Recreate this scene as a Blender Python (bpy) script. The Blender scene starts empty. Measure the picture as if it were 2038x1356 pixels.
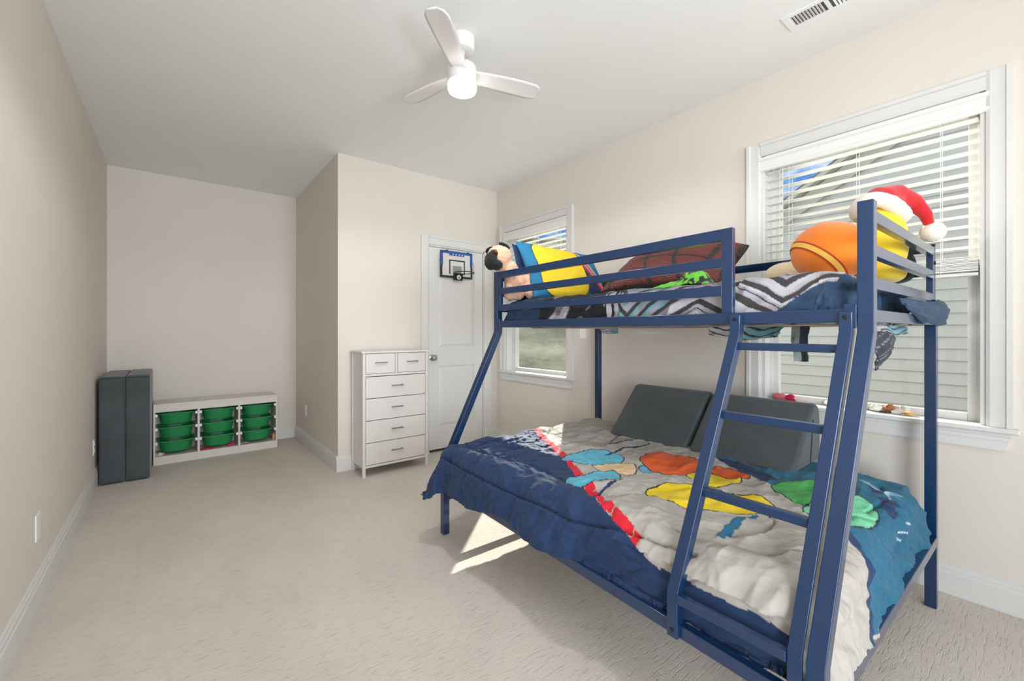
import bpy, bmesh, math, random
import numpy as np
from mathutils import Vector, Matrix
random.seed(7)
SC = bpy.context.scene
COL = SC.collection
PI = math.pi

# ------------------------------------------------------------------ camera
XL, XR, YB, YC, XC, H, YR = -.4695, 2.8083, 5.4188, 3.8245, 1.1175, 2.74, -3.6
F, TH, HC = 856.447, 0.668702, 1.20155
cam = bpy.data.objects.new('camera', bpy.data.cameras.new('camera'))
COL.objects.link(cam)
cam.location = (0, 0, HC)
cam.rotation_euler = (PI / 2, 0, -TH)
cam.data.sensor_width = 36
cam.data.lens = F / 2038 * 36
cam.data.shift_y = -(678 - 660.885) / 2038
cam.data.clip_start = .02
SC.camera = cam

# ------------------------------------------------------------------ light and exposure
SC.view_settings.view_transform = 'Standard'
SC.view_settings.look = 'None'
SC.view_settings.gamma = 1
SC.view_settings.use_curve_mapping = False
SC.view_settings.exposure = 0.17

w = bpy.data.worlds.new('sky'); SC.world = w; w.use_nodes = True
nt = w.node_tree; nt.nodes.clear()
out = nt.nodes.new('ShaderNodeOutputWorld'); bg = nt.nodes.new('ShaderNodeBackground')
tc = nt.nodes.new('ShaderNodeTexCoord'); mp = nt.nodes.new('ShaderNodeMapping'); mp.inputs['Scale'].default_value = (1, 1, 2.6)
no = nt.nodes.new('ShaderNodeTexNoise'); no.inputs['Scale'].default_value = 7; no.inputs['Detail'].default_value = 6; no.inputs['Roughness'].default_value = .62
cr = nt.nodes.new('ShaderNodeValToRGB'); cr.color_ramp.elements[0].position = .47; cr.color_ramp.elements[1].position = .68
cr.color_ramp.elements[0].color = (.09, .25, .62, 1); cr.color_ramp.elements[1].color = (.78, .84, .95, 1)
sx = nt.nodes.new('ShaderNodeSeparateXYZ'); z_ = nt.nodes.new('ShaderNodeValToRGB'); ev = z_.color_ramp.elements
ev[0].position = .10; ev[0].color = (1, 1, 1, 1); ev[1].position = .19; ev[1].color = (0, 0, 0, 1)
for p_, v_ in ((.36, 0), (.55, 1)):
    e_ = ev.new(p_); e_.color = (v_, v_, v_, 1)
mx = nt.nodes.new('ShaderNodeMix'); mx.data_type = 'RGBA'; mx.inputs[7].default_value = (1.15, 1.2, 1.22, 1)
nt.links.new(tc.outputs['Generated'], mp.inputs[0]); nt.links.new(mp.outputs[0], no.inputs['Vector']); nt.links.new(no.outputs['Fac'], cr.inputs[0])
nt.links.new(tc.outputs['Generated'], sx.inputs[0]); nt.links.new(sx.outputs[2], z_.inputs[0]); nt.links.new(z_.outputs[0], mx.inputs[0])
nt.links.new(cr.outputs[0], mx.inputs[6]); nt.links.new(mx.outputs[2], bg.inputs[0]); nt.links.new(bg.outputs[0], out.inputs[0])
bg.inputs[1].default_value = 1.15

def lamp(name, kind, energy, loc, direction, color=(1, 1, 1), **kw):
    l = bpy.data.lights.new(name, kind); l.energy = energy; l.color = color
    for k, v in kw.items(): setattr(l, k, v)
    o = bpy.data.objects.new(name, l); COL.objects.link(o); o.location = loc
    o.rotation_euler = Vector(direction).to_track_quat('-Z', 'Y').to_euler()
    return o
lamp('sun', 'SUN', 9, (8, 8, 6), (-.728, -.685, -.50), (1, .95, .86), angle=math.radians(.6))
lamp('rear_fill', 'AREA', 25, (.95, YR - .06, 1.55), (-.06, 1, .03), (.86, .94, 1), shape='RECTANGLE', size=2.0, size_y=1.7, spread=math.radians(75))  # added fill lamp behind the camera; no window is known there

lamp('ceiling_fill', 'AREA', 21, (.7, -.75, 1.35), (-.15, .75, 1), (.87, .945, 1), shape='DISK', size=.5)  # added lamp out of view, bounced off the ceiling as fill
lamp('side_fill', 'AREA', 22, (XL - .2, -1.42, 1.0), (1, 1.05, 0), (.87, .945, 1), shape='RECTANGLE', size=1.0, size_y=1.7, spread=math.radians(95))  # added fill lamp out of view, brightens the wall under the bunk
lamp('fan_bulb', 'SPOT', 30, (1.19, 1.925, 2.40), (0, 0, -1), (.95, .97, 1), shadow_soft_size=.06, spot_size=math.radians(174), spot_blend=.25)

# ------------------------------------------------------------------ helpers
def lin(c):
    c = np.array(c, float) / 255
    return tuple(np.where(c <= .04045, c / 12.92, ((c + .055) / 1.055) ** 2.4)) + (1.0,)
MATS = {}
def mat(name, rgb, rough=.6, metal=0, var=.03, vscale=8, bump=0, bscale=150, sheen=0, coat=0, spec=.5, attr=None, emit=0):
    if name in MATS: return MATS[name]
    m = bpy.data.materials.new(name); m.use_nodes = True; n = m.node_tree; b = n.nodes['Principled BSDF']
    b.inputs['Roughness'].default_value = rough; b.inputs['Metallic'].default_value = metal
    b.inputs['Specular IOR Level'].default_value = spec
    b.inputs['Sheen Weight'].default_value = sheen; b.inputs['Coat Weight'].default_value = coat
    b.inputs['Coat Roughness'].default_value = .12
    t = n.nodes.new('ShaderNodeTexCoord')
    nz = n.nodes.new('ShaderNodeTexNoise'); nz.inputs['Scale'].default_value = vscale; nz.inputs['Detail'].default_value = 4
    n.links.new(t.outputs['Object'], nz.inputs['Vector'])
    mr = n.nodes.new('ShaderNodeMapRange'); mr.inputs[1].default_value = .3; mr.inputs[2].default_value = .7
    mr.inputs[3].default_value = 1 - var; mr.inputs[4].default_value = 1 + var
    n.links.new(nz.outputs['Fac'], mr.inputs[0])
    hs = n.nodes.new('ShaderNodeHueSaturation'); n.links.new(mr.outputs[0], hs.inputs['Value'])
    if attr:
        a = n.nodes.new('ShaderNodeVertexColor'); a.layer_name = attr; n.links.new(a.outputs[0], hs.inputs['Color'])
    else: hs.inputs['Color'].default_value = lin(rgb)
    n.links.new(hs.outputs[0], b.inputs['Base Color'])
    if bump:
        bn = n.nodes.new('ShaderNodeTexNoise'); bn.inputs['Scale'].default_value = bscale; bn.inputs['Detail'].default_value = 5
        n.links.new(t.outputs['Object'], bn.inputs['Vector'])
        bu = n.nodes.new('ShaderNodeBump'); bu.inputs['Strength'].default_value = bump; bu.inputs['Distance'].default_value = .004
        n.links.new(bn.outputs['Fac'], bu.inputs['Height']); n.links.new(bu.outputs[0], b.inputs['Normal'])
    if emit:
        b.inputs['Emission Color'].default_value = lin(rgb); b.inputs['Emission Strength'].default_value = emit
    MATS[name] = m
    return m

class MB:
    def __init__(s): s.v = []; s.f = []
    def add(s, vs, fs):
        o = len(s.v); s.v += [tuple(map(float, p)) for p in vs]; s.f += [tuple(i + o for i in f) for f in fs]; return s
    def box(s, x0, y0, z0, x1, y1, z1):
        x0, x1 = sorted((x0, x1)); y0, y1 = sorted((y0, y1)); z0, z1 = sorted((z0, z1))
        return s.add([(x0, y0, z0), (x1, y0, z0), (x1, y1, z0), (x0, y1, z0), (x0, y0, z1), (x1, y0, z1), (x1, y1, z1), (x0, y1, z1)],
                     [(3, 2, 1, 0), (4, 5, 6, 7), (0, 1, 5, 4), (1, 2, 6, 5), (2, 3, 7, 6), (3, 0, 4, 7)])
    def hexa(s, p):   # eight points: bottom ring then top ring
        return s.add(p, [(3, 2, 1, 0), (4, 5, 6, 7), (0, 1, 5, 4), (1, 2, 6, 5), (2, 3, 7, 6), (3, 0, 4, 7)])
    def bar(s, a, b, w, h, up=(0, 0, 1)):
        a = Vector(a); b = Vector(b); d = (b - a).normalized(); u = Vector(up); r = d.cross(u).normalized(); u = r.cross(d).normalized()
        q = [a + r * i * w / 2 + u * j * h / 2 for i, j in ((-1, -1), (1, -1), (1, 1), (-1, 1))]
        q += [p + (b - a) for p in q]
        return s.add(q, [(0, 1, 2, 3), (7, 6, 5, 4), (1, 0, 4, 5), (2, 1, 5, 6), (3, 2, 6, 7), (0, 3, 7, 4)])
    def path(s, pts, w, d, axis=(0, 1, 0)):   # mitred rectangular tube through points; w across (in plane), d along axis
        ax = Vector(axis).normalized(); P = [Vector(p) for p in pts]; rings = []
        for i, p in enumerate(P):
            t0 = (P[i] - P[i - 1]).normalized() if i else (P[1] - P[0]).normalized()
            t1 = (P[i + 1] - P[i]).normalized() if i < len(P) - 1 else t0
            n0 = ax.cross(t0).normalized(); n1 = ax.cross(t1).normalized(); n = (n0 + n1).normalized(); k = 1 / max(.3, n.dot(n0))
            rings.append([p + n * k * i1 * w / 2 + ax * j * d / 2 for i1, j in ((-1, -1), (1, -1), (1, 1), (-1, 1))])
        vs = [q for r in rings for q in r]; fs = [(0, 1, 2, 3)]
        for i in range(len(rings) - 1):
            for k in range(4): fs.append((i * 4 + (k + 1) % 4, i * 4 + k, i * 4 + 4 + k, i * 4 + 4 + (k + 1) % 4))
        e = len(vs) - 4; fs.append((e + 3, e + 2, e + 1, e))
        return s.add(vs, fs)
    def tube(s, pts, r, n=10):
        P = [Vector(p) for p in pts]; R = r if hasattr(r, '__len__') else [r] * len(P); vs = []; fs = []
        prev = None
        for i, p in enumerate(P):
            t = (P[min(i + 1, len(P) - 1)] - P[max(i - 1, 0)]).normalized()
            a = prev if prev else (Vector((0, 0, 1)) if abs(t.z) < .9 else Vector((1, 0, 0)))
            x = (a - t * a.dot(t)).normalized(); prev = x; y = t.cross(x)
            vs += [p + (x * math.cos(k * 2 * PI / n) + y * math.sin(k * 2 * PI / n)) * R[i] for k in range(n)]
        for i in range(len(P) - 1):
            for k in range(n): fs.append((i * n + k, i * n + (k + 1) % n, (i + 1) * n + (k + 1) % n, (i + 1) * n + k))
        fs.append(tuple(range(n))[::-1]); fs.append(tuple(range(len(vs) - n, len(vs))))
        return s.add(vs, fs)
    def lathe(s, c, prof, n=32, axis=(0, 0, 1)):   # prof: (radius, height)
        ax = Vector(axis).normalized(); x = (Vector((1, 0, 0)) if abs(ax.x) < .9 else Vector((0, 1, 0))); x = (x - ax * x.dot(ax)).normalized(); y = ax.cross(x); c = Vector(c)
        vs = [c + ax * h + (x * math.cos(k * 2 * PI / n) + y * math.sin(k * 2 * PI / n)) * r for r, h in prof for k in range(n)]; fs = []
        for i in range(len(prof) - 1):
            for k in range(n): fs.append((i * n + k, i * n + (k + 1) % n, (i + 1) * n + (k + 1) % n, (i + 1) * n + k))
        fs.append(tuple(range(n))[::-1]); fs.append(tuple(range(len(vs) - n, len(vs))))
        return s.add(vs, fs)
    def prism(s, poly, vec):
        v = Vector(vec); P = [Vector(p) for p in poly]; n = len(P)
        return s.add(P + [p + v for p in P], [tuple(range(n))[::-1], tuple(range(n, 2 * n))] + [(i, (i + 1) % n, n + (i + 1) % n, n + i) for i in range(n)])
    def ball(s, c, r, nu=28, nv=16, rot=None, pw=1):
        c = Vector(c); vs = []; fs = []
        for j in range(nv + 1):
            for i in range(nu):
                a = 2 * PI * i / nu; b = PI * (j / nv - .5); q = Vector((math.cos(b) * math.cos(a), math.cos(b) * math.sin(a), math.sin(b)))
                if pw != 1: q = Vector([math.copysign(abs(t) ** pw, t) for t in q])
                q = Vector((q.x * r[0], q.y * r[1], q.z * r[2]))
                vs.append(c + (rot @ q if rot else q))
        for j in range(nv):
            for i in range(nu): fs.append((j * nu + i, j * nu + (i + 1) % nu, (j + 1) * nu + (i + 1) % nu, (j + 1) * nu + i))
        return s.add(vs, fs)
    def build(s, name, m, parent=None, origin=None, bevel=0, seg=2, smooth=35, weld=False, sub=0):
        root = parent
        while root is not None and root.parent is not None: root = root.parent
        o3 = Vector(root.location) if root is not None else Vector(origin if origin is not None else (0, 0, 0))
        me = bpy.data.meshes.new(name); me.from_pydata([tuple(Vector(p) - o3) for p in s.v], [], s.f)
        bm = bmesh.new(); bm.from_mesh(me)
        if weld: bmesh.ops.remove_doubles(bm, verts=bm.verts, dist=1e-4)
        bmesh.ops.recalc_face_normals(bm, faces=bm.faces); bm.to_mesh(me); bm.free()
        o = bpy.data.objects.new(name, me); COL.objects.link(o)
        if m: me.materials.append(m)
        if smooth:
            me.polygons.foreach_set('use_smooth', [True] * len(me.polygons)); me.set_sharp_from_angle(angle=math.radians(smooth))
        if bevel:
            b = o.modifiers.new('bevel', 'BEVEL'); b.width = bevel; b.segments = seg; b.limit_method = 'ANGLE'; b.angle_limit = math.radians(40); b.harden_normals = True
        if sub:
            b = o.modifiers.new('sub', 'SUBSURF'); b.levels = sub; b.render_levels = sub
        if parent is not None: o.parent = parent
        else: o.location = o3
        return o

def tag(o, label=None, cat=None, group=None, kind=None):
    if label: o['label'] = label
    if cat: o['category'] = cat
    if group: o['group'] = group
    if kind: o['kind'] = kind
    return o
def thing(name, label, cat, loc, group=None):
    o = bpy.data.objects.new(name, None); COL.objects.link(o); o.location = loc; o.empty_display_size = .1
    return tag(o, label, cat, group)
def S(mb, name, m, label, cat, parent=None, **kw):
    o = mb.build(name, m, parent, **kw)
    if parent is None: tag(o, label, cat, kind='structure')
    return o
def SE(name, label, cat, loc=(0, 0, 0)):
    o = thing(name, label, cat, loc); o['kind'] = 'structure'; return o

# vectorised value/gradient noise for cloth
_rs = np.random.RandomState(3); _G = _rs.rand(256, 256)
def vnoise(x, y):
    xi = np.floor(x).astype(int); yi = np.floor(y).astype(int); fx = x - xi; fy = y - yi
    fx = fx * fx * fx * (fx * (fx * 6 - 15) + 10); fy = fy * fy * fy * (fy * (fy * 6 - 15) + 10)
    g = lambda i, j: _G[i % 256, j % 256]
    return (g(xi, yi) * (1 - fx) + g(xi + 1, yi) * fx) * (1 - fy) + (g(xi, yi + 1) * (1 - fx) + g(xi + 1, yi + 1) * fx) * fy - .5
def fbm(x, y, o=3):
    r = 0; a = 1.0
    for k in range(o): r = r + a * vnoise(x * 2 ** k + 17.3 * k, y * 2 ** k + 5.1 * k); a *= .5
    return r
def ridge(x, y): return 1 - np.abs(2 * vnoise(x, y) + vnoise(x * 2.1 + 9, y * 2.1 + 4))   # creases
def inpoly(X, Y, poly):
    r = np.zeros(X.shape, bool); n = len(poly)
    for i in range(n):
        x0, y0 = poly[i]; x1, y1 = poly[(i + 1) % n]
        if y0 == y1: continue
        c = ((Y < y0) != (Y < y1)) & (X < (x1 - x0) * (Y - y0) / (y1 - y0) + x0); r ^= c
    return r
def dpoly(X, Y, pts):
    d = np.full(X.shape, 1e9)
    for (x0, y0), (x1, y1) in zip(pts[:-1], pts[1:]):
        dx, dy = x1 - x0, y1 - y0; L = dx * dx + dy * dy + 1e-12
        t = np.clip(((X - x0) * dx + (Y - y0) * dy) / L, 0, 1); d = np.minimum(d, np.hypot(X - x0 - t * dx, Y - y0 - t * dy))
    return d
def cloth(name, P, colors, m, parent=None, thick=0, origin=(0, 0, 0), wrap=False):
    nu, nv = P.shape[:2]; V = P.reshape(-1, 3)
    root = parent
    while root is not None and root.parent is not None: root = root.parent
    o3 = np.array(root.location if root is not None else origin); V = V - o3
    i = np.arange(nu - 1)[:, None] * nv + np.arange(nv - 1)[None, :]; q = np.stack([i, i + nv, i + nv + 1, i + 1], -1).reshape(-1, 4)
    me = bpy.data.meshes.new(name); me.vertices.add(len(V)); me.vertices.foreach_set('co', V.astype(np.float32).ravel())
    me.loops.add(q.size); me.loops.foreach_set('vertex_index', q.astype(np.int32).ravel())
    me.polygons.add(len(q)); me.polygons.foreach_set('loop_start', np.arange(0, q.size, 4, dtype=np.int32)); me.polygons.foreach_set('use_smooth', np.ones(len(q), bool))
    me.update(calc_edges=True); me.validate()
    if colors is not None:
        a = me.color_attributes.new('print', 'FLOAT_COLOR', 'POINT'); a.data.foreach_set('color', np.concatenate([colors.reshape(-1, 3), np.ones((len(V), 1))], 1).astype(np.float32).ravel())
    me.materials.append(m)
    o = bpy.data.objects.new(name, me); COL.objects.link(o)
    if thick:
        s = o.modifiers.new('thick', 'SOLIDIFY'); s.thickness = thick; s.offset = -1
    if parent is not None: o.parent = parent
    else: o.location = Vector(tuple(float(t) for t in o3))
    return o
def normals(P):
    du = np.gradient(P, axis=0); dv = np.gradient(P, axis=1); n = np.cross(du, dv); return n / (np.linalg.norm(n, axis=-1, keepdims=True) + 1e-9)
def lc(r, g, b): return np.array(lin((r, g, b))[:3])

# ------------------------------------------------------------------ materials
M_wall = mat('wall_paint', (230, 221, 211), .75, var=.012, vscale=3, bump=.05, bscale=300)
M_ceil = mat('ceiling_paint', (247, 247, 245), .85, var=.008, vscale=3, bump=.05, bscale=250)
M_trim = mat('white_trim', (228, 226, 222), .4, var=.008)
M_door = mat('door_paint', (232, 230, 226), .42, var=.008)
M_blue = mat('blue_powder_coat', (14, 48, 87), .3, var=.03, vscale=40, bump=.02, bscale=500, spec=.4, coat=.7)
M_black = mat('black_plastic', (22, 22, 24), .45)
M_white = mat('white_lacquer', (232, 226, 220), .38, var=.008)
M_metal = mat('brushed_nickel', (190, 188, 184), .3, metal=1)
M_green = mat('green_plastic', (36, 142, 80), .42, var=.03)
M_velvet = mat('grey_velvet', (74, 80, 83), .85, var=.14, vscale=7, bump=.12, bscale=400, sheen=.25)
M_fan = mat('fan_white', (236, 232, 230), .35, var=.008)
M_plate = mat('white_plate', (247, 247, 245), .35, var=.005)
M_slat = mat('blind_slat', (244, 242, 238), .5, var=.005)

# carpet
m = bpy.data.materials.new('carpet'); m.use_nodes = True; n = m.node_tree; b = n.nodes['Principled BSDF']; b.inputs['Roughness'].default_value = .95; b.inputs['Specular IOR Level'].default_value = .1
t = n.nodes.new('ShaderNodeTexCoord')
def nnoise(scale3, sc, det, dist=0):
    mp = n.nodes.new('ShaderNodeMapping'); mp.inputs['Scale'].default_value = scale3; n.links.new(t.outputs['Object'], mp.inputs[0])
    z = n.nodes.new('ShaderNodeTexNoise'); z.inputs['Scale'].default_value = sc; z.inputs['Detail'].default_value = det; z.inputs['Distortion'].default_value = dist; n.links.new(mp.outputs[0], z.inputs['Vector']); return z
def mrange(src, a, b_, c, d):
    r = n.nodes.new('ShaderNodeMapRange'); r.inputs[1].default_value = a; r.inputs[2].default_value = b_; r.inputs[3].default_value = c; r.inputs[4].default_value = d; n.links.new(src, r.inputs[0]); return r.outputs[0]
def mth(op, a, b_):
    r = n.nodes.new('ShaderNodeMath'); r.operation = op
    for k, x in enumerate((a, b_)):
        if isinstance(x, (int, float)): r.inputs[k].default_value = x
        else: n.links.new(x, r.inputs[k])
    return r.outputs[0]
dash = nnoise((17, 120, 1), 1, 2, .3); pile = nnoise((1, 1, 1), 330, 2); pile2 = nnoise((1, 1, 1), 90, 2); patch = nnoise((1.1, .8, 1), 2.2, 4, .6)
d1 = mrange(dash.outputs['Fac'], .30, .46, 0, 1)
p1 = mrange(pile.outputs['Fac'], .3, .7, 0, 1); p2 = mrange(pile2.outputs['Fac'], .3, .7, 0, 1)
hgt = mth('ADD', mth('MULTIPLY', d1, .9), mth('ADD', mth('MULTIPLY', p1, .45), mth('MULTIPLY', p2, .3)))
val = mth('MULTIPLY', mth('MULTIPLY', mrange(d1, 0, 1, .86, 1), mrange(p1, 0, 1, .90, 1.08)), mrange(patch.outputs['Fac'], .35, .65, .96, 1.04))
hs = n.nodes.new('ShaderNodeHueSaturation'); hs.inputs['Color'].default_value = lin((222, 212, 201)); n.links.new(val, hs.inputs['Value']); n.links.new(hs.outputs[0], b.inputs['Base Color'])
bu = n.nodes.new('ShaderNodeBump'); bu.inputs['Strength'].default_value = .4; bu.inputs['Distance'].default_value = .005; n.links.new(hgt, bu.inputs['Height']); n.links.new(bu.outputs[0], b.inputs['Normal'])
M_carpet = m

# thin clear glass: mostly transparent with a fresnel reflection
m = bpy.data.materials.new('window_glass'); m.use_nodes = True; n = m.node_tree; n.nodes.remove(n.nodes['Principled BSDF'])
tr = n.nodes.new('ShaderNodeBsdfTransparent'); tr.inputs[0].default_value = (.95, .97, .96, 1)
gl = n.nodes.new('ShaderNodeBsdfGlossy'); gl.inputs['Roughness'].default_value = .02
lw = n.nodes.new('ShaderNodeLayerWeight'); lw.inputs['Blend'].default_value = .5; pw_ = n.nodes.new('ShaderNodeMath'); pw_.operation = 'POWER'; pw_.inputs[1].default_value = 5; n.links.new(lw.outputs['Facing'], pw_.inputs[0])
fr = n.nodes.new('ShaderNodeMath'); fr.operation = 'MULTIPLY_ADD'; fr.inputs[1].default_value = .9; fr.inputs[2].default_value = .02; n.links.new(pw_.outputs[0], fr.inputs[0])
ms = n.nodes.new('ShaderNodeMixShader'); n.links.new(fr.outputs[0], ms.inputs[0]); n.links.new(tr.outputs[0], ms.inputs[1]); n.links.new(gl.outputs[0], ms.inputs[2]); n.links.new(ms.outputs[0], n.nodes['Material Output'].inputs[0])
M_glass = m

# ------------------------------------------------------------------ room shell
T = .16
S(MB().box(XL - .2, YR - .2, -.12, XR + .2, YB + .2, 0), 'floor', M_carpet, 'beige textured carpet covering the whole bedroom floor', 'carpet')
S(MB().box(XL - .2, YR - .2, H, XR + .2, YB + .2, H + .12), 'ceiling', M_ceil, 'white painted ceiling with the fan', 'ceiling')
S(MB().box(XL - T, YR - .2, 0, XL, -2.0, H).box(XL - T, -.85, 0, XL, YB + .2, H).box(XL - T, -2.0, 2.05, XL, -.85, H), 'wall_left', M_wall, 'long beige wall on the left side', 'wall')  # gap behind the camera is made up to admit the side fill
S(MB().box(XL, YB, 0, XC + .2, YB + .2, H), 'wall_back', M_wall, 'beige back wall of the alcove above the toy storage', 'wall')
S(MB().box(XC, YC, 0, XC + .12, YB, H), 'wall_alcove', M_wall, 'beige return wall on the right side of the alcove', 'wall')
W1 = (2.745, 3.665, .79, 2.262)   # far window opening y0,y1,z0,z1
W2 = (.192, 1.110, .79, 2.262)    # near window opening
DX0, DX1, DZ = 1.975, 2.640, 2.060  # door opening in closet wall
mb = MB(); mb.box(XC + .12, YC, 0, DX0, YC + .12, H); mb.box(DX1, YC, 0, XR, YC + .12, H); mb.box(DX0, YC, DZ, DX1, YC + .12, H)
S(mb, 'wall_closet', M_wall, 'beige wall around the white closet door', 'wall')
mb = MB(); x1 = XR + T
mb.box(XR, YR, 0, x1, W2[0], H).box(XR, W2[1], 0, x1, W1[0], H).box(XR, W1[1], 0, x1, YC + .12, H)
for W in (W1, W2): mb.box(XR, W[0], 0, x1, W[1], W[2] - .022).box(XR, W[0], W[3], x1, W[1], H)
S(mb, 'wall_right', M_wall, 'beige wall holding both windows behind the bunk bed', 'wall')
mb = MB(); mb.box(XL, YR - .12, 0, -.05, YR, H).box(2.25, YR - .12, 0, XR, YR, H).box(-.05, YR - .12, 0, 2.25, YR, .7).box(-.05, YR - .12, 2.4, 2.25, YR, H)  # unseen opening, made up to carry the rear fill lamp
S(mb, 'wall_rear', M_wall, 'beige wall behind the photographer with a wide opening', 'wall')

def base(pts, name, label):
    # profile: plain board with stepped cap; pts = run along the wall, board to the right-hand side offset n
    mb = MB()
    for (a, b_, nrm) in pts:
        a = Vector((*a, 0)); b_ = Vector((*b_, 0)); nv = Vector((*nrm, 0))
        prof = [(0, 0), (.016, 0), (.016, .098), (.012, .102), (.012, .118), (.007, .124), (.007, .134), (0, .136)]
        mb.prism([a + nv * p + Vector((0, 0, z)) for p, z in prof], b_ - a)
    return S(mb, name, M_trim, label, 'baseboard', smooth=0)
base([((XL, YR), (XL, -2.0), (1, 0)), ((XL, -.85), (XL, YB), (1, 0))], 'baseboard_left', 'white baseboard along the left wall')
base([((XL, YB), (XC, YB), (0, -1))], 'baseboard_back', 'white baseboard along the alcove back wall')
base([((XC, YB), (XC, YC), (-1, 0))], 'baseboard_alcove', 'white baseboard along the alcove return wall')
base([((XC - .016, YC), (DX0 - .08, YC), (0, -1)), ((DX1 + .08, YC), (XR, YC), (0, -1))], 'baseboard_closet', 'white baseboard along the closet door wall')
base([((XR, YR), (XR, YC), (-1, 0))], 'baseboard_right', 'white baseboard along the window wall')

# door with casing
def casing_profile_bar(mb, a, b_, across, outn, wd):
    # flat casing with back band; a->b along, across = direction from inner edge to outer edge
    a = Vector(a); b_ = Vector(b_); ac = Vector(across); on = Vector(outn)
    prof = [(0, 0), (0, .012), (.012, .018), (wd - .022, .018), (wd - .018, .026), (wd, .026), (wd, 0)]
    mb.prism([a + ac * p + on * q for p, q in prof], b_ - a)
cw = .085
mb = MB()
casing_profile_bar(mb, (DX0, YC, 0), (DX0, YC, DZ + cw), (-1, 0, 0), (0, -1, 0), cw)
casing_profile_bar(mb, (DX1, YC, 0), (DX1, YC, DZ + cw), (1, 0, 0), (0, -1, 0), cw)
casing_profile_bar(mb, (DX0 - .0, YC, DZ), (DX1 + .0, YC, DZ), (0, 0, 1), (0, -1, 0), cw)
mb.box(DX0, YC, 0, DX0 + .012, YC + .12, DZ).box(DX1 - .012, YC, 0, DX1, YC + .12, DZ).box(DX0, YC, DZ - .012, DX1, YC + .12, DZ)
S(mb, 'trim_1', M_trim, 'white casing around the closet door', 'trim', smooth=0)
dr = SE('door_1', 'white two-panel closet door with silver knob and toy hoop', 'door', (DX0, YC, 0))
dx0, dx1, dy = DX0 + .016, DX1 - .016, YC + .012
mb = MB()
zs = [.03, .250, .858, 1.045, 1.93, 2.045]; px0, px1 = dx0 + .105, dx1 - .105
mb.box(dx0, dy, zs[0], px0, dy + .035, zs[5]).box(px1, dy, zs[0], dx1, dy + .035, zs[5])
for a, c in ((0, 1), (2, 3), (4, 5)): mb.box(px0, dy, zs[a], px1, dy + .035, zs[c])
slab = mb.build('slab', M_door, dr, smooth=0)
mb = MB()
for z0, z1 in ((zs[1], zs[2]), (zs[3], zs[4])):
    mb.box(px0, dy + .014, z0, px1, dy + .03, z1)
    q = .035; a = [(px0 + .006, dy + .014, z0 + .006), (px1 - .006, dy + .014, z0 + .006), (px1 - .006, dy + .014, z1 - .006), (px0 + .006, dy + .014, z1 - .006)]
    c = [(px0 + q, dy + .004, z0 + q), (px1 - q, dy + .004, z0 + q), (px1 - q, dy + .004, z1 - q), (px0 + q, dy + .004, z1 - q)]
    mb.add(a + c, [(4, 5, 6, 7), (0, 1, 5, 4), (1, 2, 6, 5), (2, 3, 7, 6), (3, 0, 4, 7)])
mb.build('panel', M_door, dr, smooth=0)
MB().lathe((dx0 + .032, dy, .948), [(.033, 0), (.033, .006), (.016, .012), (.012, .03), (.02, .036), (.029, .048), (.03, .058), (.024, .068), (.006, .073)], 24, (0, -1, 0)).build('knob', M_metal, dr)['label'] = 'round silver door knob'
mb = MB(); mb.box(DX0, YC + .10, 0, DX1, YC + .115, DZ); mb.build('gap_shade', mat('dark_gap', (30, 28, 26), .9), dr)  # near-black sheet paints the shade in the gaps around the slab

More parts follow.
